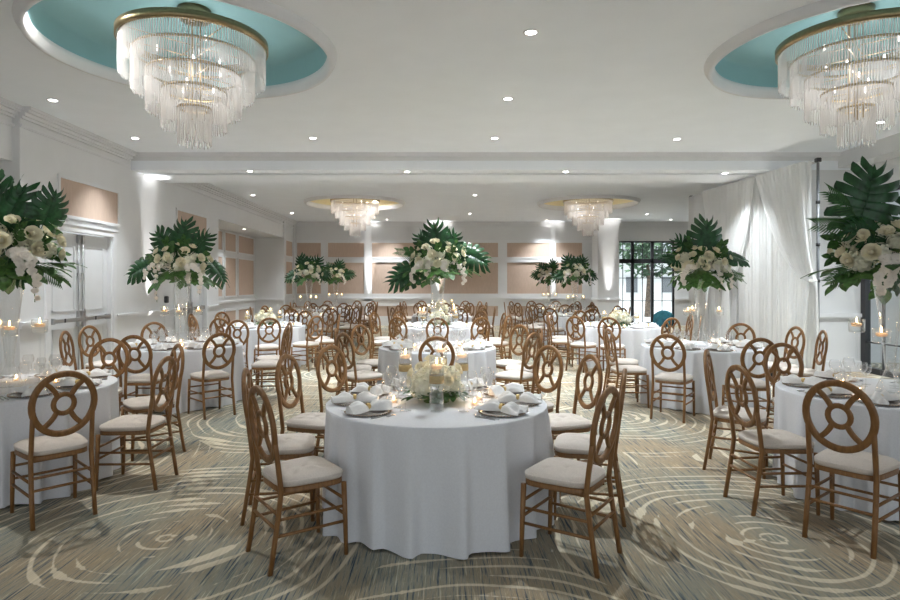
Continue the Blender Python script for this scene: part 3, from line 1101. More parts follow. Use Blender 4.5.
def cylinder_vase(loc, h, where, k, lamp):
    occupy(k, loc[0], loc[1], .05)
    t = thing('cylinder_vase', 'clear glass cylinder with gold band, %s of flowers, %s' % (where, tname(k)), 'vase', loc, 0, 'candle cylinders')
    r = .048
    MB().lathe([(.002, .003), (r - .003, .006), (r - .003, h), (r, h), (r, 0), (.002, 0)], 28).build('glass', M['glass'], t)
    MB().lathe([(r + .0006, h * .52), (r + .0012, h * .52), (r + .0012, h * .66), (r + .0006, h * .66)], 28).build('gold_band', M['glitter'], t)
    MB().lathe([(.002, .008), (r - .0045, .008), (r - .0045, h * .78), (.002, h * .78)], 24).build('water', M['water'], t)
    floating_candle((loc[0], loc[1], loc[2] + h * .78 + .0006), 'lit floating candle in cylinder %s of flowers, %s' % (where, tname(k)), True, lamp)


# ------------------------------------------------------------------ flowers
def monstera(seed):
    rn = random.Random(seed)
    mb = MB()
    nl = 7

    def mid(t):
        return Vector((0, t, .06 * math.sin(t * PI) - .10 * t * t))
    for s in (-1, 1):
        for i in range(nl):
            t0, t1 = .02 + .94 * i / nl, .02 + .94 * (i + 1) / nl
            q = (i + .5) / nl
            w = (.46, .55, .57, .53, .45, .34, .21)[i] * rn.uniform(.94, 1.05)
            sweep = (-.22, -.08, .03, .12, .20, .25, .26)[i] + rn.uniform(-.02, .02)
            rows, colsn = 7, 4
            vs = []
            for r_ in range(rows):
                f = r_ / (rows - 1)
                gap = 1 - .17 * max(0, (f - .42) / .58) ** .5
                if f > .8:
                    gap *= 1 - .16 * ((f - .8) / .2) ** 2
                for c_ in range(colsn):
                    g = c_ / (colsn - 1)
                    tt = (t0 + t1) / 2 + (t1 - t0) * (g - .5) * gap * (1 + .72 * f)
                    b = mid(min(max(tt, 0), 1))
                    out = w * f * (1 - .10 * abs(g - .5) * f)
                    z = b.z + .07 * math.sin(f * PI * .9) - .16 * f * f + .012 * math.sin(9 * g + i)
                    vs.append((s * out, tt + sweep * f ** 1.4, z))
            fs = []
            for r_ in range(rows - 1):
                for c_ in range(colsn - 1):
                    a = r_ * colsn + c_
                    fs.append((a, a + 1, a + colsn + 1, a + colsn))
            mb.add(vs, fs)
    tip = [(-.06, .93, -.06), (.06, .93, -.06), (.0, 1.10, -.13), (0, .9, -.04)]
    mb.add(tip, [(0, 3, 2), (3, 1, 2)])
    mb.tube([mid(i / 6) + Vector((0, 0, .004)) for i in range(7)], [.012, .011, .01, .009, .007, .006, .004], 5)
    mb.tube([(0, 0, 0), (0, -.25, -.03), (0, -.55, -.10)], .011, 5)
    return mb.mesh('monstera_leaf', M['leaf'])


MON = [monstera(s) for s in (1, 2, 3)]


def hydrangea(seed):
    rn = random.Random(seed)
    mb = MB()
    mb.lathe([(.002, -.7), (.5, -.5), (.72, 0), (.5, .5), (.002, .7)], 10)
    n = 62
    for i in range(n):
        z = 1 - 1.75 * (i + .5) / n
        th = i * 2.39996 + rn.uniform(-.2, .2)
        r = math.sqrt(max(0, 1 - z * z))
        d = Vector((r * math.cos(th), r * math.sin(th), z))
        c = d * rn.uniform(.80, .98)
        Fm = frame(d.orthogonal(), d)
        ro = rn.uniform(0, PI / 2)
        for k in range(4):
            a = ro + k * PI / 2
            u = Vector((math.cos(a), math.sin(a), 0))
            w = Vector((-math.sin(a), math.cos(a), 0))
            L, B = .215, .115
            ps = [Vector((0, 0, -.02)), u * L * .55 - w * B + Vector((0, 0, .02)), u * L + Vector((0, 0, .0)), u * L * .55 + w * B + Vector((0, 0, .02))]
            mb.add([c + Fm @ p for p in ps], [(0, 1, 2, 3)], False)
    return mb.mesh('hydrangea_head', M['hyd'])


HYD = [hydrangea(s) for s in (1, 2)]


def rose_mesh(seed):
    rn = random.Random(seed)
    mb = MB()
    mb.lathe([(.05, .75), (.22, .72), (.34, .5), (.36, .1), (.1, -.35)], 12)
    for ring, (n, r0, r1, h, open_) in enumerate(((3, .20, .30, .86, .0), (4, .34, .48, .80, .06), (5, .48, .70, .66, .16), (6, .60, .95, .46, .32))):
        for k in range(n):
            a0 = 2 * PI * k / n + ring * .7 + rn.uniform(-.1, .1)
            half = PI / n * 1.28

            def fp(u, v):
                a = a0 + (u - .5) * 2 * half
                e = 1 - abs(u - .5) ** 2 * 1.4
                r = r0 * .5 + (r1 - r0 * .5) * math.sin(v * PI / 2) ** .7 + open_ * v ** 4
                z = -.35 + (h + .35) * v * e
                return (r * math.cos(a), r * math.sin(a), z)
            mb.grid(fp, 5, 5)
    return mb.mesh('rose', M['rose'])


ROS = [rose_mesh(s) for s in (1, 2)]


def orchid_mesh():
    mb = MB()
    for k, (L, B) in enumerate(((1.0, .42), (1.05, .62), (.95, .42), (.95, .42), (1.05, .62))):
        a = PI / 2 + k * 2 * PI / 5
        u = Vector((math.cos(a), math.sin(a), 0))
        w = Vector((-math.sin(a), math.cos(a), 0))

        def fp(s, t):
            b = B * math.sin(PI * min(1, t * .93 + .05)) ** .7
            p = u * (L * t) + w * (b * (s - .5) * 2)
            return (p.x, p.y, .18 * math.sin(t * PI) - .12 * t - .1 * (s - .5) ** 2)
        mb.grid(fp, 4, 5)
    mb.lathe([(.02, .28), (.14, .16), (.12, .0), (.04, -.05)], 8, (0, -.1, 0))
    return mb.mesh('orchid_bloom', M['orchid'])


ORC = orchid_mesh()


def sprig_mesh(seed, n, L, B, mat):
    """a short branch of pointed leaves along +Y, unit length"""
    rn = random.Random(seed)
    mb = MB()
    mb.tube([(0, -.3, 0), (0, .4, .03), (0, .8, -.03)], [.014, .01, .004], 5)
    for i in range(n):
        t = .15 + .8 * i / n
        s = -1 if i % 2 else 1
        a = R(rn.uniform(30, 62)) * s if i < n - 1 else 0
        d = Vector((math.sin(a), math.cos(a), rn.uniform(-.35, .15))).normalized()
        side = d.cross(Vector((0, 0, 1))).normalized()
        o = Vector((0, t, .02))
        l = L * rn.uniform(.8, 1.15)

        def fp(u, v):
            b = B * math.sin(PI * min(1, v * .95 + .03)) ** .9
            p = o + d * (l * v) + side * (b * (u - .5) * 2)
            return (p.x, p.y, p.z - .10 * l * v * v * 2 + .25 * abs(u - .5) * B)
        mb.grid(fp, 3, 6)
    return mb.mesh('foliage_sprig', mat)


SPR = [sprig_mesh(s, 7, .48, .14, M['leaf_b']) for s in (1, 2, 3)]


def palm_mesh():
    mb = MB()
    mb.tube([(0, -.2, 0), (0, .5, .05), (0, 1, 0)], [.012, .009, .004], 5)
    for i in range(14):
        t = .2 + .78 * i / 14
        for s in (-1, 1):
            a = R(62 - 30 * t) * s
            d = Vector((math.sin(a), math.cos(a), -.05))
            o = Vector((0, t, .04 * math.sin(t * PI)))
            side = Vector((d.y, -d.x, 0)) * .016
            l = .42 * (1 - .45 * t)
            mb.add([o - side * .5, o + side * .5, o + d * l * .6 + side + Vector((0, 0, .01)), o + d * l + Vector((0, 0, -.05)), o + d * l * .6 - side], [(0, 1, 2, 4), (4, 2, 3)])
    return mb.mesh('palm_frond', M['palm'])


PALM = palm_mesh()


def mat4(pos, y, z, s):
    return Matrix.Translation(Vector(pos)) @ frame(y, z).to_4x4() @ Matrix.Diagonal((s, s, s, 1))


def ball_dirs(n, seed, zmin):
    rn = random.Random(seed)
    out = []
    for i in range(n):
        z = zmin + (1 - zmin) * (1 - (i + .5) / n)
        t = i * 2.39996 + rn.uniform(-.25, .25) + seed
        r = math.sqrt(max(0, 1 - z * z))
        out.append(Vector((r * math.cos(t), r * math.sin(t), z)))
    return out


def orchid_spray(parent, pts, n, s, seed):
    """drooping stem with blooms as sub-parts"""
    rn = random.Random(seed)
    st_ = MB().tube(pts, .0035, 5).build('orchid_spray', M['stem'], parent)
    P_ = [Vector(p) for p in pts]
    for i in range(n):
        f = (i + .3) / n * (len(P_) - 1)
        j = min(int(f), len(P_) - 2)
        p = P_[j].lerp(P_[j + 1], f - j)
        d = Vector((p.x, p.y, 0)).normalized() + Vector((rn.uniform(-.5, .5), rn.uniform(-.9, .1), rn.uniform(-.3, .4)))
        p = p + d.normalized() * .018 + Vector((rn.uniform(-.02, .02), 0, 0))
        put('orchid_bloom', ORC, st_, M=mat4(p, (rn.uniform(-.4, .4), 0, 1), d, s * rn.uniform(.85, 1.1) * (1.05 - .35 * i / n)))


def bouquet(k, zt, monst, seed, full=True, hr=.085, palms=(), sprays=(), wide=1.0):
    """flowers and leaves above a tall vase; monst: (dx, dz, tip angle in the x-z plane, length, lean toward -y, twist)"""
    x, y = TAB[k]
    rn = random.Random(seed)
    t = thing('floral_arrangement', 'tall arrangement of monstera leaves, white hydrangeas and roses, ' + tname(k), 'flowers', (x, y, zt), 0, 'tall floral arrangements')
    MB().lathe([(.02, .002), (.122, .002), (.13, .03), (.08, .09), (.02, .12)], 20, cap0=True, cap1=True).build('foam_base', M['stem'], t)
    for i, (dx, dz, a, L, lean, tw) in enumerate(monst):
        d = Vector((math.cos(R(a)), -lean, math.sin(R(a)))).normalized()
        nrm = Vector((math.sin(R(tw)), -math.cos(R(tw)), .35))
        L *= .84
        dz -= .055
        c = Vector((dx, -.05 - .10 * lean + .10 * (i % 2), dz))
        put('monstera_leaf', MON[i % 3], t, M=mat4(c - d * L * .5, d, nrm, L))
    nh, nr = (15, 26) if full else (10, 14)
    for i, d in enumerate(ball_dirs(nh, seed * .7, -.25)):
        p = Vector((d.x * .30 * wide, d.y * .25, .14 + d.z * .20)) * rn.uniform(.86, 1.04)
        put('hydrangea_head', HYD[i % 2], t, M=mat4(p, d.orthogonal(), d, hr * rn.uniform(.78, 1.0)))
    for i, d in enumerate(ball_dirs(nr, seed * 1.3 + 2, -.2)):
        p = Vector((d.x * .37 * wide, d.y * .32, .16 + d.z * .25)) * rn.uniform(.92, 1.10)
        put('rose', ROS[i % 2], t, M=mat4(p, d.orthogonal(), d, .046 * rn.uniform(.85, 1.15)))
    for i, d in enumerate(ball_dirs(14 if full else 8, seed * 2.1 + 1, -.1)):
        p = Vector((d.x * .24 * wide, d.y * .20, .13 + d.z * .17))
        put('foliage_sprig', SPR[i % 3], t, M=mat4(p, d + Vector((rn.uniform(-.5, .5), rn.uniform(-.5, .5), .2)), (0, -1, .4), rn.uniform(.17, .24)))
    for i in range(12 if full else 7):
        a = i * 2 * PI / (12 if full else 7) + rn.uniform(-.2, .2)
        d = Vector((math.cos(a), math.sin(a), rn.uniform(-.75, .05)))
        p = Vector((math.cos(a) * .165, math.sin(a) * .155, rn.uniform(.03, .09)))
        put('foliage_sprig', SPR[i % 3], t, M=mat4(p, d, Vector((math.cos(a) * .4, math.sin(a) * .4, 1)), rn.uniform(.26, .36)))
    for i, (dx, dz, a, L) in enumerate(palms):
        d = Vector((math.cos(R(a)), -.15, math.sin(R(a))))
        put('palm_frond', PALM, t, M=mat4((dx, -.03, dz), d, (0, -1, .4), L))
    for i, (dx, drop, n) in enumerate(sprays):
        sx = math.copysign(1, dx)
        pts = [(dx * .45, -.14, .12), (dx * .8, -.29, .13), (dx, -.33, .04), (dx * 1.06, -.33, .02 - drop * .5), (dx * 1.04, -.31, -drop)]
        orchid_spray(t, pts, n + 3, .042, seed + i)
    return t


VPROF = [(.002, .002), (.092, .002), (.094, .012), (.085, .05), (.060, .11), (.040, .165), (.030, .20), (.033, .23), (.040, .30), (.055, .45), (.075, .65), (.098, .86), (.115, 1.0)]


def tall_vase(k, zt):
    x, y = TAB[k]
    h = zt - ZT
    pr = [(r, z * h) for r, z in VPROF]
    pr += [(max(.001, r - .004), z) for r, z in reversed(pr[5:])]
    t = MB().lathe(pr, 36).build('trumpet_vase', M['vase'])
    t.location = (x, y, ZT)
    tag(t, 'tall flared clear glass vase standing on ' + tname(k), 'vase', 'tall trumpet vases')


BQ = {
    'L1': dict(zt=1.72, seed=3, hr=.10, monst=[(.09, .54, 62, .46, .25, 8), (-.12, .60, 118, .50, .1, -15), (.36, .54, 66, .34, .0, 65), (-.34, .2, 190, .45, .3, -20), (.14, .06, -50, .30, .3, 30), (.02, .30, 20, .30, .1, -60)],
               sprays=[(.40, .26, 9), (.30, .05, 6), (-.30, .15, 7)], palms=[(.2, .05, -30, .32)]),
    'R1': dict(zt=1.66, seed=5, hr=.10, monst=[(-.22, .66, 78, .52, .15, -10), (-.08, .72, 84, .34, .0, 62), (-.28, .40, 170, .34, .35, 10), (-.02, .16, -65, .42, .5, 10), (-.1, .30, 200, .32, .5, -20), (.3, .55, 40, .45, .1, 10), (.4, .2, -10, .4, .2, 20)],
               sprays=[(-.30, .14, 9), (-.22, .08, 8), (-.13, .10, 6), (.3, .2, 6)], palms=[(-.22, .38, 140, .42), (-.25, .34, 172, .40), (-.2, .1, 205, .36)], wide=1.05),
    'L2': dict(zt=1.72, seed=7, hr=.09, monst=[(.03, .58, 82, .48, .15, 0), (-.24, .50, 135, .46, .15, -15), (-.52, .14, 208, .44, .25, -10), (-.24, .34, 172, .42, .3, 5), (.26, .48, 48, .40, .1, 20), (.47, .10, -52, .40, .1, 62)],
               sprays=[(-.20, .36, 8), (.34, .26, 8), (.20, .12, 6), (-.34, .06, 6)]),
    'R2': dict(zt=1.70, seed=9, hr=.09, monst=[(.03, .56, 84, .56, .12, 0), (-.22, .46, 140, .34, .1, -50), (.40, .32, -14, .38, .2, 55), (.36, .12, -28, .28, .2, 30), (-.44, .30, 165, .28, .1, 60), (.12, .44, 40, .36, .2, 10)],
               sprays=[(-.36, .12, 9), (.22, .16, 9), (.10, .20, 5)], palms=[(.2, .1, -20, .34)]),
    'T2': dict(zt=1.74, seed=11, hr=.085, monst=[(-.02, .50, 97, .48, .2, 0), (.49, .27, -24, .46, .2, 8), (-.45, .02, 208, .46, .3, -5), (.16, .44, 60, .40, .05, 15), (.22, .30, 20, .34, .2, 20), (-.16, .45, 125, .36, .1, -10)],
               sprays=[(-.12, .04, 7), (.10, .05, 7), (-.30, .14, 8), (.32, .16, 8)], palms=[(-.2, .2, 165, .36)]),
}
GEN = [[(-.16, .44, 110, .50, .1, -20), (.16, .42, 62, .48, .15, 15), (-.42, .12, 200, .42, .2, -10), (.40, .16, -10, .40, .2, 20), (.0, .40, 90, .44, .3, 0)],
       [(.10, .46, 75, .50, .2, 10), (-.20, .40, 130, .46, .1, -10), (.44, .24, 5, .42, .1, 25), (-.40, .22, 172, .40, .3, -15)]]
for i, k in enumerate(('L4', 'L5', 'R4', 'R5')):
    BQ[k] = dict(zt=1.74, seed=13 + i, hr=.095, full=False, monst=GEN[i % 2], sprays=[(-.32, .15, 5), (.32, .18, 5)])
for k, q in BQ.items():
    tall_vase(k, q['zt'])
    occupy(k, *TAB[k], .095)
    bouquet(k, **q)
    x, y = TAB[k]
    near = y < 9
    lamp = .35 if near else 0
    hp = {'L1': ((.36, -.17, 'drape side', 1.10), (.20, -.28, 'front', 1.06), (-.22, .2, 'door side', 1)),
          'R1': ((-.16, .14, 'door side', 1.10), (-.24, -.24, 'front', .98), (.28, .1, 'drape side', 1)),
          'L2': ((-.23, -.05, 'door side', 1), (.21, .0, 'drape side', 1), (0.02, -.18, 'front', 1)),
          'R2': ((-.22, -.10, 'front', 1), (.25, .02, 'drape side', 1), (-.02, .24, 'back', 1)),
          'T2': ((-.18, -.16, 'front', 1), (.22, -.05, 'drape side', 1.05), (-.24, .14, 'door side', .96))}.get(k, ((-.2, -.1, 'door side', 1), (.2, -.08, 'drape side', 1), (0.0, .22, 'back', 1)))
    for dx, dy, w, hs in hp:
        holder((x + dx, y + dy, ZT), w, k, lamp, hs)
    for dx, dy, w in ((.12, -.30, 'front'), (-.16, .30, 'back'), (-.30, -.10, 'door side'), (.30, .12, 'drape side')):
        if not free(k, x + dx, y + dy, .037):
            continue
        votive((x + dx, y + dy, ZT), w, k, .16 if near else 0)


def low_arrangement(k, seed):
    x, y = TAB[k]
    rn = random.Random(seed)
    t = thing('flower_centerpiece', 'low mound of white hydrangeas, roses and green leaves, ' + tname(k), 'flowers', (x, y, ZT), 0, 'low floral centrepieces')
    MB().lathe([(.002, .002), (.09, .002), (.10, .05), (.092, .07), (.002, .075)], 20, cap0=True).build('foam_tray', M['stem'], t)
    for i, d in enumerate(ball_dirs(9, seed, .02)):
        p = Vector((d.x * .155, d.y * .155, .105 + d.z * .135)) * rn.uniform(.88, 1.06)
        put('hydrangea_head', HYD[i % 2], t, M=mat4(p, d.orthogonal(), d, rn.uniform(.068, .092)))
    for i, d in enumerate(ball_dirs(12, seed + 3, .1)):
        p = Vector((d.x * .205, d.y * .205, .13 + d.z * .18))
        put('rose', ROS[i % 2], t, M=mat4(p, d.orthogonal(), d, rn.uniform(.026, .036)))
    for i in range(14):
        a = i * 2 * PI / 14 + rn.uniform(-.15, .15)
        d = Vector((math.cos(a), math.sin(a), rn.uniform(-.1, .22)))
        put('foliage_sprig', SPR[i % 3], t, M=mat4((math.cos(a) * .08, math.sin(a) * .08, .05 + .03 * (i % 2)), d, (0, 0, 1), rn.uniform(.12, .15)))


for k, sd in (('T1', 31), ('L3', 32), ('R3', 33), ('T3', 34), ('T4', 35), ('T5', 36)):
    x, y = TAB[k]
    low_arrangement(k, sd)
    occupy(k, x, y, .235)
    near = k == 'T1'
    if near:
        cyl = ((.005, -.40, .36, 'front'), (-.20, -.02, .34, 'door side'), (.165, -.02, .34, 'drape side'), (.03, .24, .36, 'back'))
        vot = ((-.30, -.04, 'door side'), (.265, -.13, 'drape side front'), (.31, .07, 'drape side'), (-.10, .31, 'back'))
        cyl = ((.005, -.325, .36, 'front'), (-.235, .22, .36, 'door side'), (.19, .26, .36, 'drape side'), (.03, .36, .40, 'back'))
    else:
        cyl = ((-.32, -.08, .30, 'door side'), (.02, .33, .36, 'back'), (.32, -.08, .32, 'drape side'))
        vot = ((-.26, -.20, 'door side'), (.26, -.20, 'drape side'), (.0, -.325, 'front'))
    for dx, dy, h, w in cyl:
        cylinder_vase((x + dx, y + dy, ZT), h, w, k, .3 if near else 0)
    for dx, dy, w in vot:
        votive((x + dx, y + dy, ZT), w, k, .16 if near else 0)

# ------------------------------------------------------------------ place settings
rnd = random.Random(21)


def spread_angles(angs, gap):
    order = sorted(range(len(angs)), key=lambda i: angs[i])
    a = [angs[i] for i in order]
    n = len(a)
    for _ in range(200):
        for i in range(n):
            j = (i + 1) % n
            d = (a[j] - a[i]) % (2 * PI) if n > 1 else 9
            if d < gap:
                a[i] -= (gap - d) / 2
                a[j] += (gap - d) / 2
    out = [0] * n
    for q, i in enumerate(order):
        out[i] = a[q]
    return out


for k, (tx, ty) in TAB.items():
    nm = seat_names(k)
    near = ty < 9
    raw = [math.atan2(cy - ty, cx - tx) for cx, cy, _ in SEATS[k]]
    angs = spread_angles(raw, R(34.5))
    chargers = [Vector((tx + .575 * math.cos(a), ty + .575 * math.sin(a), ZT)) for a in angs]
    for i, a in enumerate(angs):
        rad, tan = Vector((math.cos(a), math.sin(a), 0)), Vector((-math.sin(a), math.cos(a), 0))
        base = Vector((tx, ty, ZT))
        p = chargers[i]
        ch = thing('charger_plate', 'taupe glass charger with beaded rim, ' + nm[i], 'plate', p, 0, 'charger plates') if near else \
            tag(put('charger_plate', me_charger, None, p), 'taupe glass charger plate, ' + nm[i], 'plate', 'charger plates')
        if near:
            put('plate', me_charger, ch)
            put('beaded_rim', me_rim, ch)
        rz = a + rnd.uniform(-.14, .14)
        q = p + Vector((0, 0, .0185 if near else .0145))
        nk = tag(put('napkin', NAPS[rnd.randrange(4)], None, q, (0, 0, rz)), 'white napkin in gold ring, ' + nm[i], 'napkin', 'white folded napkins')
        put('napkin_ring', me_ring, nk, (0, 0, .022), (0, PI / 2, 0))
        for gi, (gn, dr, dt) in enumerate((('large wine glass', .345, .10), ('small wine glass', .325, .005), ('water goblet', .36, -.09))):
            if ty > 13 and gi == 2:
                continue
            for tr in range(24):
                w = .012 + tr * .006
                gp = base + rad * (min(dr + rnd.uniform(-w, w), .352)) + tan * (dt + rnd.uniform(-w, w))
                if free(k, gp.x, gp.y, .047):
                    break
            else:
                continue
            occupy(k, gp.x, gp.y, .047)
            lb = gn + ', ' + nm[i]
            if near:
                g = thing('wine_glass', lb, 'glass', gp, 0, gn)
                put('bowl', GL[gn][0], g)
                put('stem', GL[gn][1], g)
                put('foot', GL[gn][2], g)
            else:
                tag(put('wine_glass', GL[gn][3], None, gp), lb, 'glass', gn)
        if near:
            for me, n_, off in ((me_fork, 'fork', .172), (me_knife, 'knife', -.170), (me_spoon, 'spoon', -.198)):
                cp = p + tan * off
                pts = [cp + rad * u for u in (-.1, -.05, 0, .05, .1)]
                if max((q_ - base).length for q_ in pts) > .755:
                    cp = cp - rad * .03
                    pts = [q_ - rad * .03 for q_ in pts]
                if any((q_ - c).length < .168 for q_ in pts for j_, c in enumerate(chargers) if j_ != i) or not all(free(k, q_.x, q_.y, .014) for q_ in pts):
                    continue
                for q_ in pts:
                    occupy(k, q_.x, q_.y, .008)
                tag(put(n_, me, None, cp, (0, 0, a + PI / 2)), 'silver %s beside charger, %s' % (n_, nm[i]), n_, 'table cutlery')

# ------------------------------------------------------------------ chandeliers
def make_chandelier():
    t = thing('chandelier', '', 'chandelier', (0, 0, 0), 0, 'tiered crystal chandeliers')
    MB().lathe([(.002, 4.388), (.16, 4.388), (.16, 4.29), (.15, 4.28), (.002, 4.28)], 36).build('canopy', M['brass'], t)
    for k in range(4):
        a = R(45 + 90 * k)
        MB().tube([(.06 * math.cos(a), .06 * math.sin(a), 4.31), (.06 * math.cos(a), .06 * math.sin(a), 3.28)], .007, 6).build('rod', M['brass'], t)
    tiers = [(.69, 4.02, .34), (.58, 3.90, .37), (.45, 3.72, .38), (.31, 3.55, .37), (.16, 3.38, .36)]
    for r, z, L in tiers:
        for k in range(4):
            a = R(45 + 90 * k)
            MB().tube([(.03 * math.cos(a), .03 * math.sin(a), z), (r * math.cos(a), r * math.sin(a), z)], .006, 5).build('spoke', M['brass'], t)
    MB().lathe([(.708, 4.005), (.722, 4.005), (.722, 4.085), (.708, 4.085), (.708, 4.005)], 72).build('top_band', M['brass'], t)
    cry, rest = [], MB()
    for i, (r, z, L) in enumerate(tiers):
        MB().lathe([(r - .012, z - .012), (r + .004, z - .012), (r + .004, z + .012), (r - .012, z + .012), (r - .012, z - .012)], 64).build('tier_ring', M['brass'], t)
        n = int(2 * PI * r / .024)
        for k in range(n):
            a = 2 * PI * k / n
            cry.append((r * math.sin(a), -r * math.cos(a), z, L * (1 + .05 * math.sin(k * 2.7))))
    rod = MB().lathe([(.002, 0), (.0058, -.02), (.0058, -.97), (.002, -1.0)], 6, smooth=False)
    rod_me = rod.mesh('crystal', M['crystal'])
    cry.sort(key=lambda c: c[1])
    for x, y, z, L in cry[:100]:
        put('crystal', rod_me, t, (x, y, z - .006), scale=(1, 1, L))
    for x, y, z, L in cry[100:]:
        rest.merge(rod, Matrix.Translation((x, y, z - .006)) @ Matrix.Diagonal((1, 1, L, 1)))
    o = rest.build('crystal', M['crystal'], t)
    o['kind'] = 'stuff'
    bulb = MB().lathe([(.002, -.03), (.010, -.015), (.011, .01), (.007, .03), (.002, .035)], 10).mesh('bulb', M['bulb'])
    for z, r in ((3.98, .36), (3.80, .28), (3.60, .18)):
        for k in range(3):
            a = R(120 * k + 30 + z * 100)
            put('bulb', bulb, t, (r * math.cos(a), r * math.sin(a), z))
    light('chandelier_light', 'POINT', (0, 0, 3.78), CHAND_W, (.97, .98, 1.0), t, shadow_soft_size=.28)
    return t


proto = make_chandelier()
for i, (x, y, k) in enumerate(DOMES):
    o = proto if i == 0 else copy_tree(proto)
    o.location = (x + (.045, -.06, 0, 0)[i], y, 0)
    o['label'] = ('tiered crystal chandelier in teal dome over first door-row table', 'tiered crystal chandelier in teal dome over first drape-row table',
                  'small distant crystal chandelier in cream dome on the door side', 'small distant crystal chandelier in cream dome beside the white column')[i]

RA, RB, RZ_ = Vector((6.12, 9.95)), Vector((5.80, 14.10)), 3.62
# ------------------------------------------------------------------ recessed downlights
LENS = MB().lathe([(.002, -.003), (.052, -.003)], 24, cap0=True).mesh('lens', M['lens'])
RING = MB().lathe([(.052, .0), (.053, -.008), (.075, -.006), (.078, .0)], 24).mesh('trim_ring', M['trim'])


def downlight(px, py, z, where, power=1.0, size=105):
    y = (z - 1.6) * 600 / (284 - py)
    x = (px - 442) * y / 600
    t = thing('downlight', 'added unseen ceiling downlight ' + where, 'ceiling light', (x, y, z - .001), 0, 'recessed downlights')
    put('lens', LENS, t)
    put('trim_ring', RING, t)
    if power:
        light('downlight_beam', 'SPOT', (0, 0, -.02), SPOT_W * power, (.89, .955, 1.0), t, spot_size=R(size), spot_blend=1.0, shadow_soft_size=.05)
    return t


for px, py, z, w in (
        (531, 32, ZC, 'between the teal domes, closest above the middle aisle'), (508, 98.5, ZC, 'above first middle-row table, second of the middle line'),
        (494.5, 138, ZC, 'third of the middle line before the beam'), (313, 138, ZC, 'before the beam, drape side of first chandelier'),
        (677, 139, ZC, 'before the beam in front of the white drapes'), (53, 100, ZC, 'beside the crown moulding near first double doors'),
        (135, 138, ZC, 'before the beam beside the door wall'),
        (250, 171, 3.69, 'in beam underside toward the door wall'), (407, 171.5, 3.69, 'in beam underside above second middle-row table'),
        (566, 171.5, 3.69, 'in beam underside above drape-side aisle'), (725, 173, 3.69, 'in beam underside beside the white drapes'),
        (267.5, 181.5, ZC, 'beyond the beam above the door-side aisle'), (554.5, 182, ZC, 'beyond the beam above the drape-side aisle'),
        (475, 195, ZC, 'between the cream domes above the middle row'), (253, 195, ZC, 'beyond the beam near the door wall'),
        (292, 213, ZC, 'near the bulkhead beside the cream door-side dome'), (470, 213.5, ZC, 'second between the cream domes, closer to back wall'),
        (387, 219.5, ZC, 'close to back wall above the door-side pilaster'), (547, 220, ZC, 'close to back wall above the drape-side pilaster'),
        (647, 214, ZC, 'above the corner window, closer to the drapes'), (671, 219.5, ZC, 'above the corner window beside the wall'),
        (244, 229, ZS, 'in the low soffit of the panelled alcove')):
    pw = {53: .75, 135: .85, 253: .6, 292: .6, 267.5: .8, 554.5: .8, 244: .35, 250: .8, 387: 1.1, 547: 1.1, 475: 1.05, 470: 1.2}.get(px, 1.0)
    downlight(px, py, z, w, pw, 76 if px == 53 else 84 if px in (53, 135, 253, 292, 250) else 105)
for x, y, w in ((-3.45, 5.4, 'inside first teal dome beside the chandelier'), (-2.2, 18.3, 'inside the cream door-side dome')):
    t = thing('downlight', 'recessed round downlight ' + w, 'ceiling light', (x, y, ZC + .325), 0, 'recessed downlights')
    put('lens', LENS, t)
    put('trim_ring', RING, t)
    light('downlight_beam', 'SPOT', (0, 0, -.02), SPOT_W * .7, (1, .975, .94), t, spot_size=R(150), spot_blend=1.0, shadow_soft_size=.05)


UBODY = MB().lathe([(.002, .0), (.075, .0), (.08, .01), (.08, .11), (.07, .125), (.066, .115), (.002, .115)], 24, cap0=True).mesh('body', M['dark'])
ULENS = MB().lathe([(.002, .117), (.064, .117)], 20, cap0=True).mesh('lens', M['lens'])


for x, y, w in ((6.5, 8.9, 'before the pier above the window aisle'), (6.5, 6.6, 'above the window aisle, second from the pier')):  # extra downlights out of view, added to brighten the pier wall
    t = thing('downlight', 'added unseen ceiling downlight ' + w, 'ceiling light', (x, y, ZC - .001), 0, 'recessed downlights')
    put('lens', LENS, t)
    put('trim_ring', RING, t)
    light('downlight_beam', 'SPOT', (0, 0, -.02), SPOT_W * 1.5, (.89, .955, 1.0), t, spot_size=R(120), spot_blend=1.0, shadow_soft_size=.05)


def uplight(x, y, tx, ty, tz, size, e, where, blend=.6):
    t = thing('uplight', 'small black floor uplight ' + where, 'uplight', (x, y, 0), 0, 'floor uplights')
    put('body', UBODY, t)
    put('lens', ULENS, t)
    l = light('uplight_beam', 'SPOT', (0, 0, .13), e, (1, .985, .96), t, spot_size=R(size), spot_blend=blend, shadow_soft_size=.03)
    l.rotation_euler = (Vector((tx, ty, tz)) - Vector((x, y, .13))).to_track_quat('-Z', 'Y').to_euler()


uplight(-5.50, 11.65, -5.73, 11.65, 3.93, 15.5, WASH_W, 'against the door wall between the two doorways', .9)
uplight(-2.80, 22.93, -2.80, 23.16, 3.93, 15.5, WASH_W * 1.1, 'below the door-side back pilaster', .9)
uplight(4.27, 22.93, 4.27, 23.16, 3.93, 15.5, WASH_W * 1.1, 'below the drape-side back pilaster', .9)
uplight(-.1, 22.93, -.1, 23.16, 3.93, 17, WASH_W * 1.0, 'below the middle of the back wall', .5)
uplight(6.2, 22.13, 6.2, 22.36, 3.93, 16, WASH_W * 1.1, 'in front of the square column', .9)
for s_, w in ((.12, 'behind the drapes near the end pole'), (.38, 'behind the drapes at the first gap'), (.64, 'behind the drapes at the middle'), (.9, 'behind the drapes at the far pole')):
    p = RA.lerp(RB, s_)
    uplight(p.x - .38, p.y, p.x - .05, p.y, 3.0, 46, WASH_W * .035, w.replace('behind the drapes', 'at the foot of the drapes'), 1.0)


# ------------------------------------------------------------------ sheer drapes on their stand

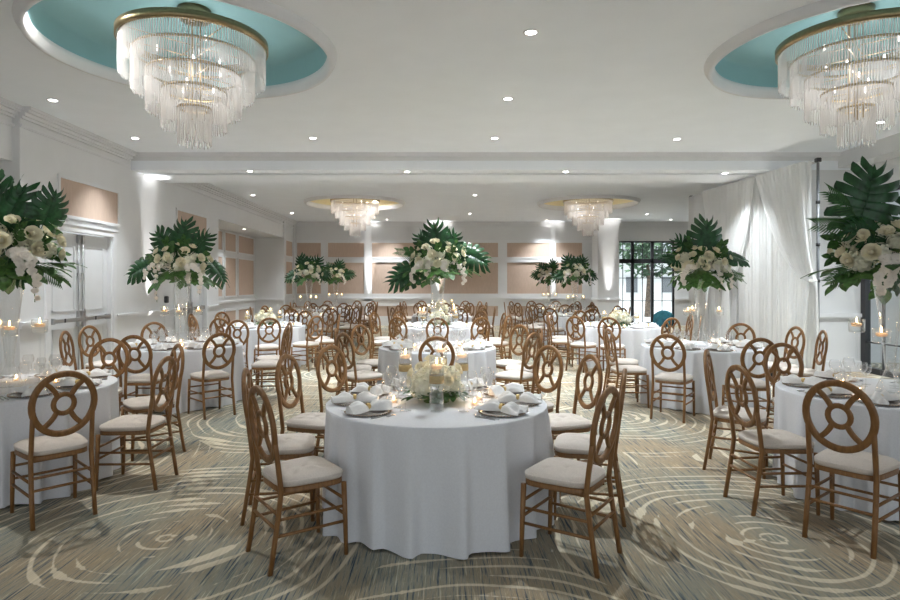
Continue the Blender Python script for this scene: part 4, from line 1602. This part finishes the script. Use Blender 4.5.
def rig(s, off, z):
    p = RA.lerp(RB, s)
    return Vector((p.x - off, p.y, z))


ds = thing('drape_stand', 'dark pipe stand that carries the white sheer drapes', 'stand')
for s, r_ in ((-.012, .022), (.5, .02), (1.01, .022)):
    a, b = rig(s, -.08, 0), rig(s, -.08, RZ_ + .05)
    MB().tube([a, b], r_, 10).build('upright', M['grey'], ds)
    for zc in (2.95, 2.25, 1.65):
        c_ = rig(s, -.08, zc)
        MB().tube([c_ - Vector((0, 0, .025)), c_ + Vector((0, 0, .025))], .032, 10).build('clamp', M['dark'], ds)
    MB().box(a.x - .02, a.x + .40, a.y - .2, a.y + .2, 0, .012).build('base_plate', M['dark'], ds)
    MB().box(b.x - .04, b.x + .04, b.y - .04, b.y + .04, RZ_ - .01, RZ_ + .06, .008).build('bracket', M['dark'], ds)
MB().tube([rig(-.02, -.08, RZ_), rig(1.02, -.08, RZ_)], .019, 10).build('crossbar', M['steel'], ds)


def drape(name, s0, s1, off, label, mat, pleats, seed, tie=None, zt=1.65, amp=.035):
    rn = random.Random(seed)
    ph = [rn.uniform(0, 6) for _ in range(3)]

    def fn(u, v):
        z = RZ_ + .02 - v * (RZ_ + .012)
        s = s0 + (s1 - s0) * u
        w = amp * (math.sin(2 * PI * pleats * u + ph[0] + .6 * math.sin(5 * u + ph[1])) * .6 + .4 * math.sin(2 * PI * pleats * 2.37 * u + ph[2]))
        k = 1.0
        if tie is not None:
            vt = (RZ_ + .02 - zt) / (RZ_ + .012)
            half = .016 / 1.0
            st_ = tie + (u - .5) * half * 2
            if v < vt:
                g = 1 - math.sqrt(max(0, 1 - v / vt))
                s = s + (st_ - s) * g
                k = 1 + .3 * g
                w = w * (1 - .45 * g) + .05 * g * math.sin(PI * u)
            else:
                g = (v - vt) / (1 - vt)
                s = tie + (u - .5) * (half * 2 + .055 * g ** .6)
                k = .55 + .45 * g
                w += .05
        return rig(s, off + w * k, max(z, .004))
    mb = MB().grid(fn, int(pleats * 14) + 1, 56)
    o = mb.build(name, mat)
    tag(o, label, 'drape', 'white sheer drapes')
    return o


drape('sheer_drape', 0.0, .245, .0, 'straight sheer white panel behind the tied drape near the pole', M['voile'], 9, 1)
drape('sheer_drape', .255, .505, .0, 'straight sheer white panel between the two tied drapes', M['voile'], 9, 2)
drape('sheer_drape', .515, .755, .0, 'straight sheer white panel behind the middle tied drape', M['voile'], 9, 3)
drape('sheer_drape', .765, 1.0, .0, 'straight sheer white panel at the corner window end', M['voile'], 9, 4)
drape('tied_drape', .0, .328, .11, 'white sheer drape swept and tied to the near pole', M['sheer'], 10, 5, tie=-.06)
drape('tied_drape', .342, .80, .11, 'white sheer drape swept and tied at the middle of the stand', M['sheer'], 13, 6, tie=.56)
for s, w in ((-.06, 'near pole'), (.56, 'middle of the stand')):
    p = rig(s, .15, 1.65)
    tag(MB().lathe([(.055, -.02), (.064, -.015), (.064, .015), (.055, .02)], 18, (p.x, p.y, p.z)).build('drape_tie', M['voile']), 'white tie gathering the sheer drape at the ' + w, 'drape tie')

# ------------------------------------------------------------------ teal jacket on a chair back
ji = min(range(len(SEATS['R3'])), key=lambda i: abs(442 + 600 * SEATS['R3'][i][0] / SEATS['R3'][i][1] - 660) + (40 if SEATS['R3'][i][1] < 11.5 else 0))
jc = SEATS['R3'][ji]


def jk(u, v, d):
    """a cloth folded over the chair's top ring: v runs from the front hem over the ring to the back hem"""
    a = (u - .5) * 2
    t = (v - .5) * 2
    top = .793 + .228 * math.sqrt(max(0, 1 - (a * .98) ** 2 * .62)) + .012
    h = .30 + .05 * math.sin(4 * a + 2 * (t > 0))
    drop = max(0, abs(t) - .12) / .88
    z = top - drop * h + d
    off = (.030 + d) * max(-1, min(1, t / .14)) + .014 * math.sin(9 * a + 3 * t) * drop * (1 if t > 0 else -1)
    if abs(t) > .14:
        off += .012 * (1 if t > 0 else -1)
    return (a * .205, back_y(z) - off, z)


jx = MB().grid(lambda u, v: jk(u, v, .012), 21, 25)
jx.grid(lambda u, v: jk(1 - u, v, 0), 21, 25)
jo = jx.build('jacket', M['jacket'])
jo.location = (jc[0], jc[1], 0)
jo.rotation_euler = (0, 0, R(jc[2] - 90))
tag(jo, 'teal jacket hung over a chair back at third drape-row table by the window', 'jacket')
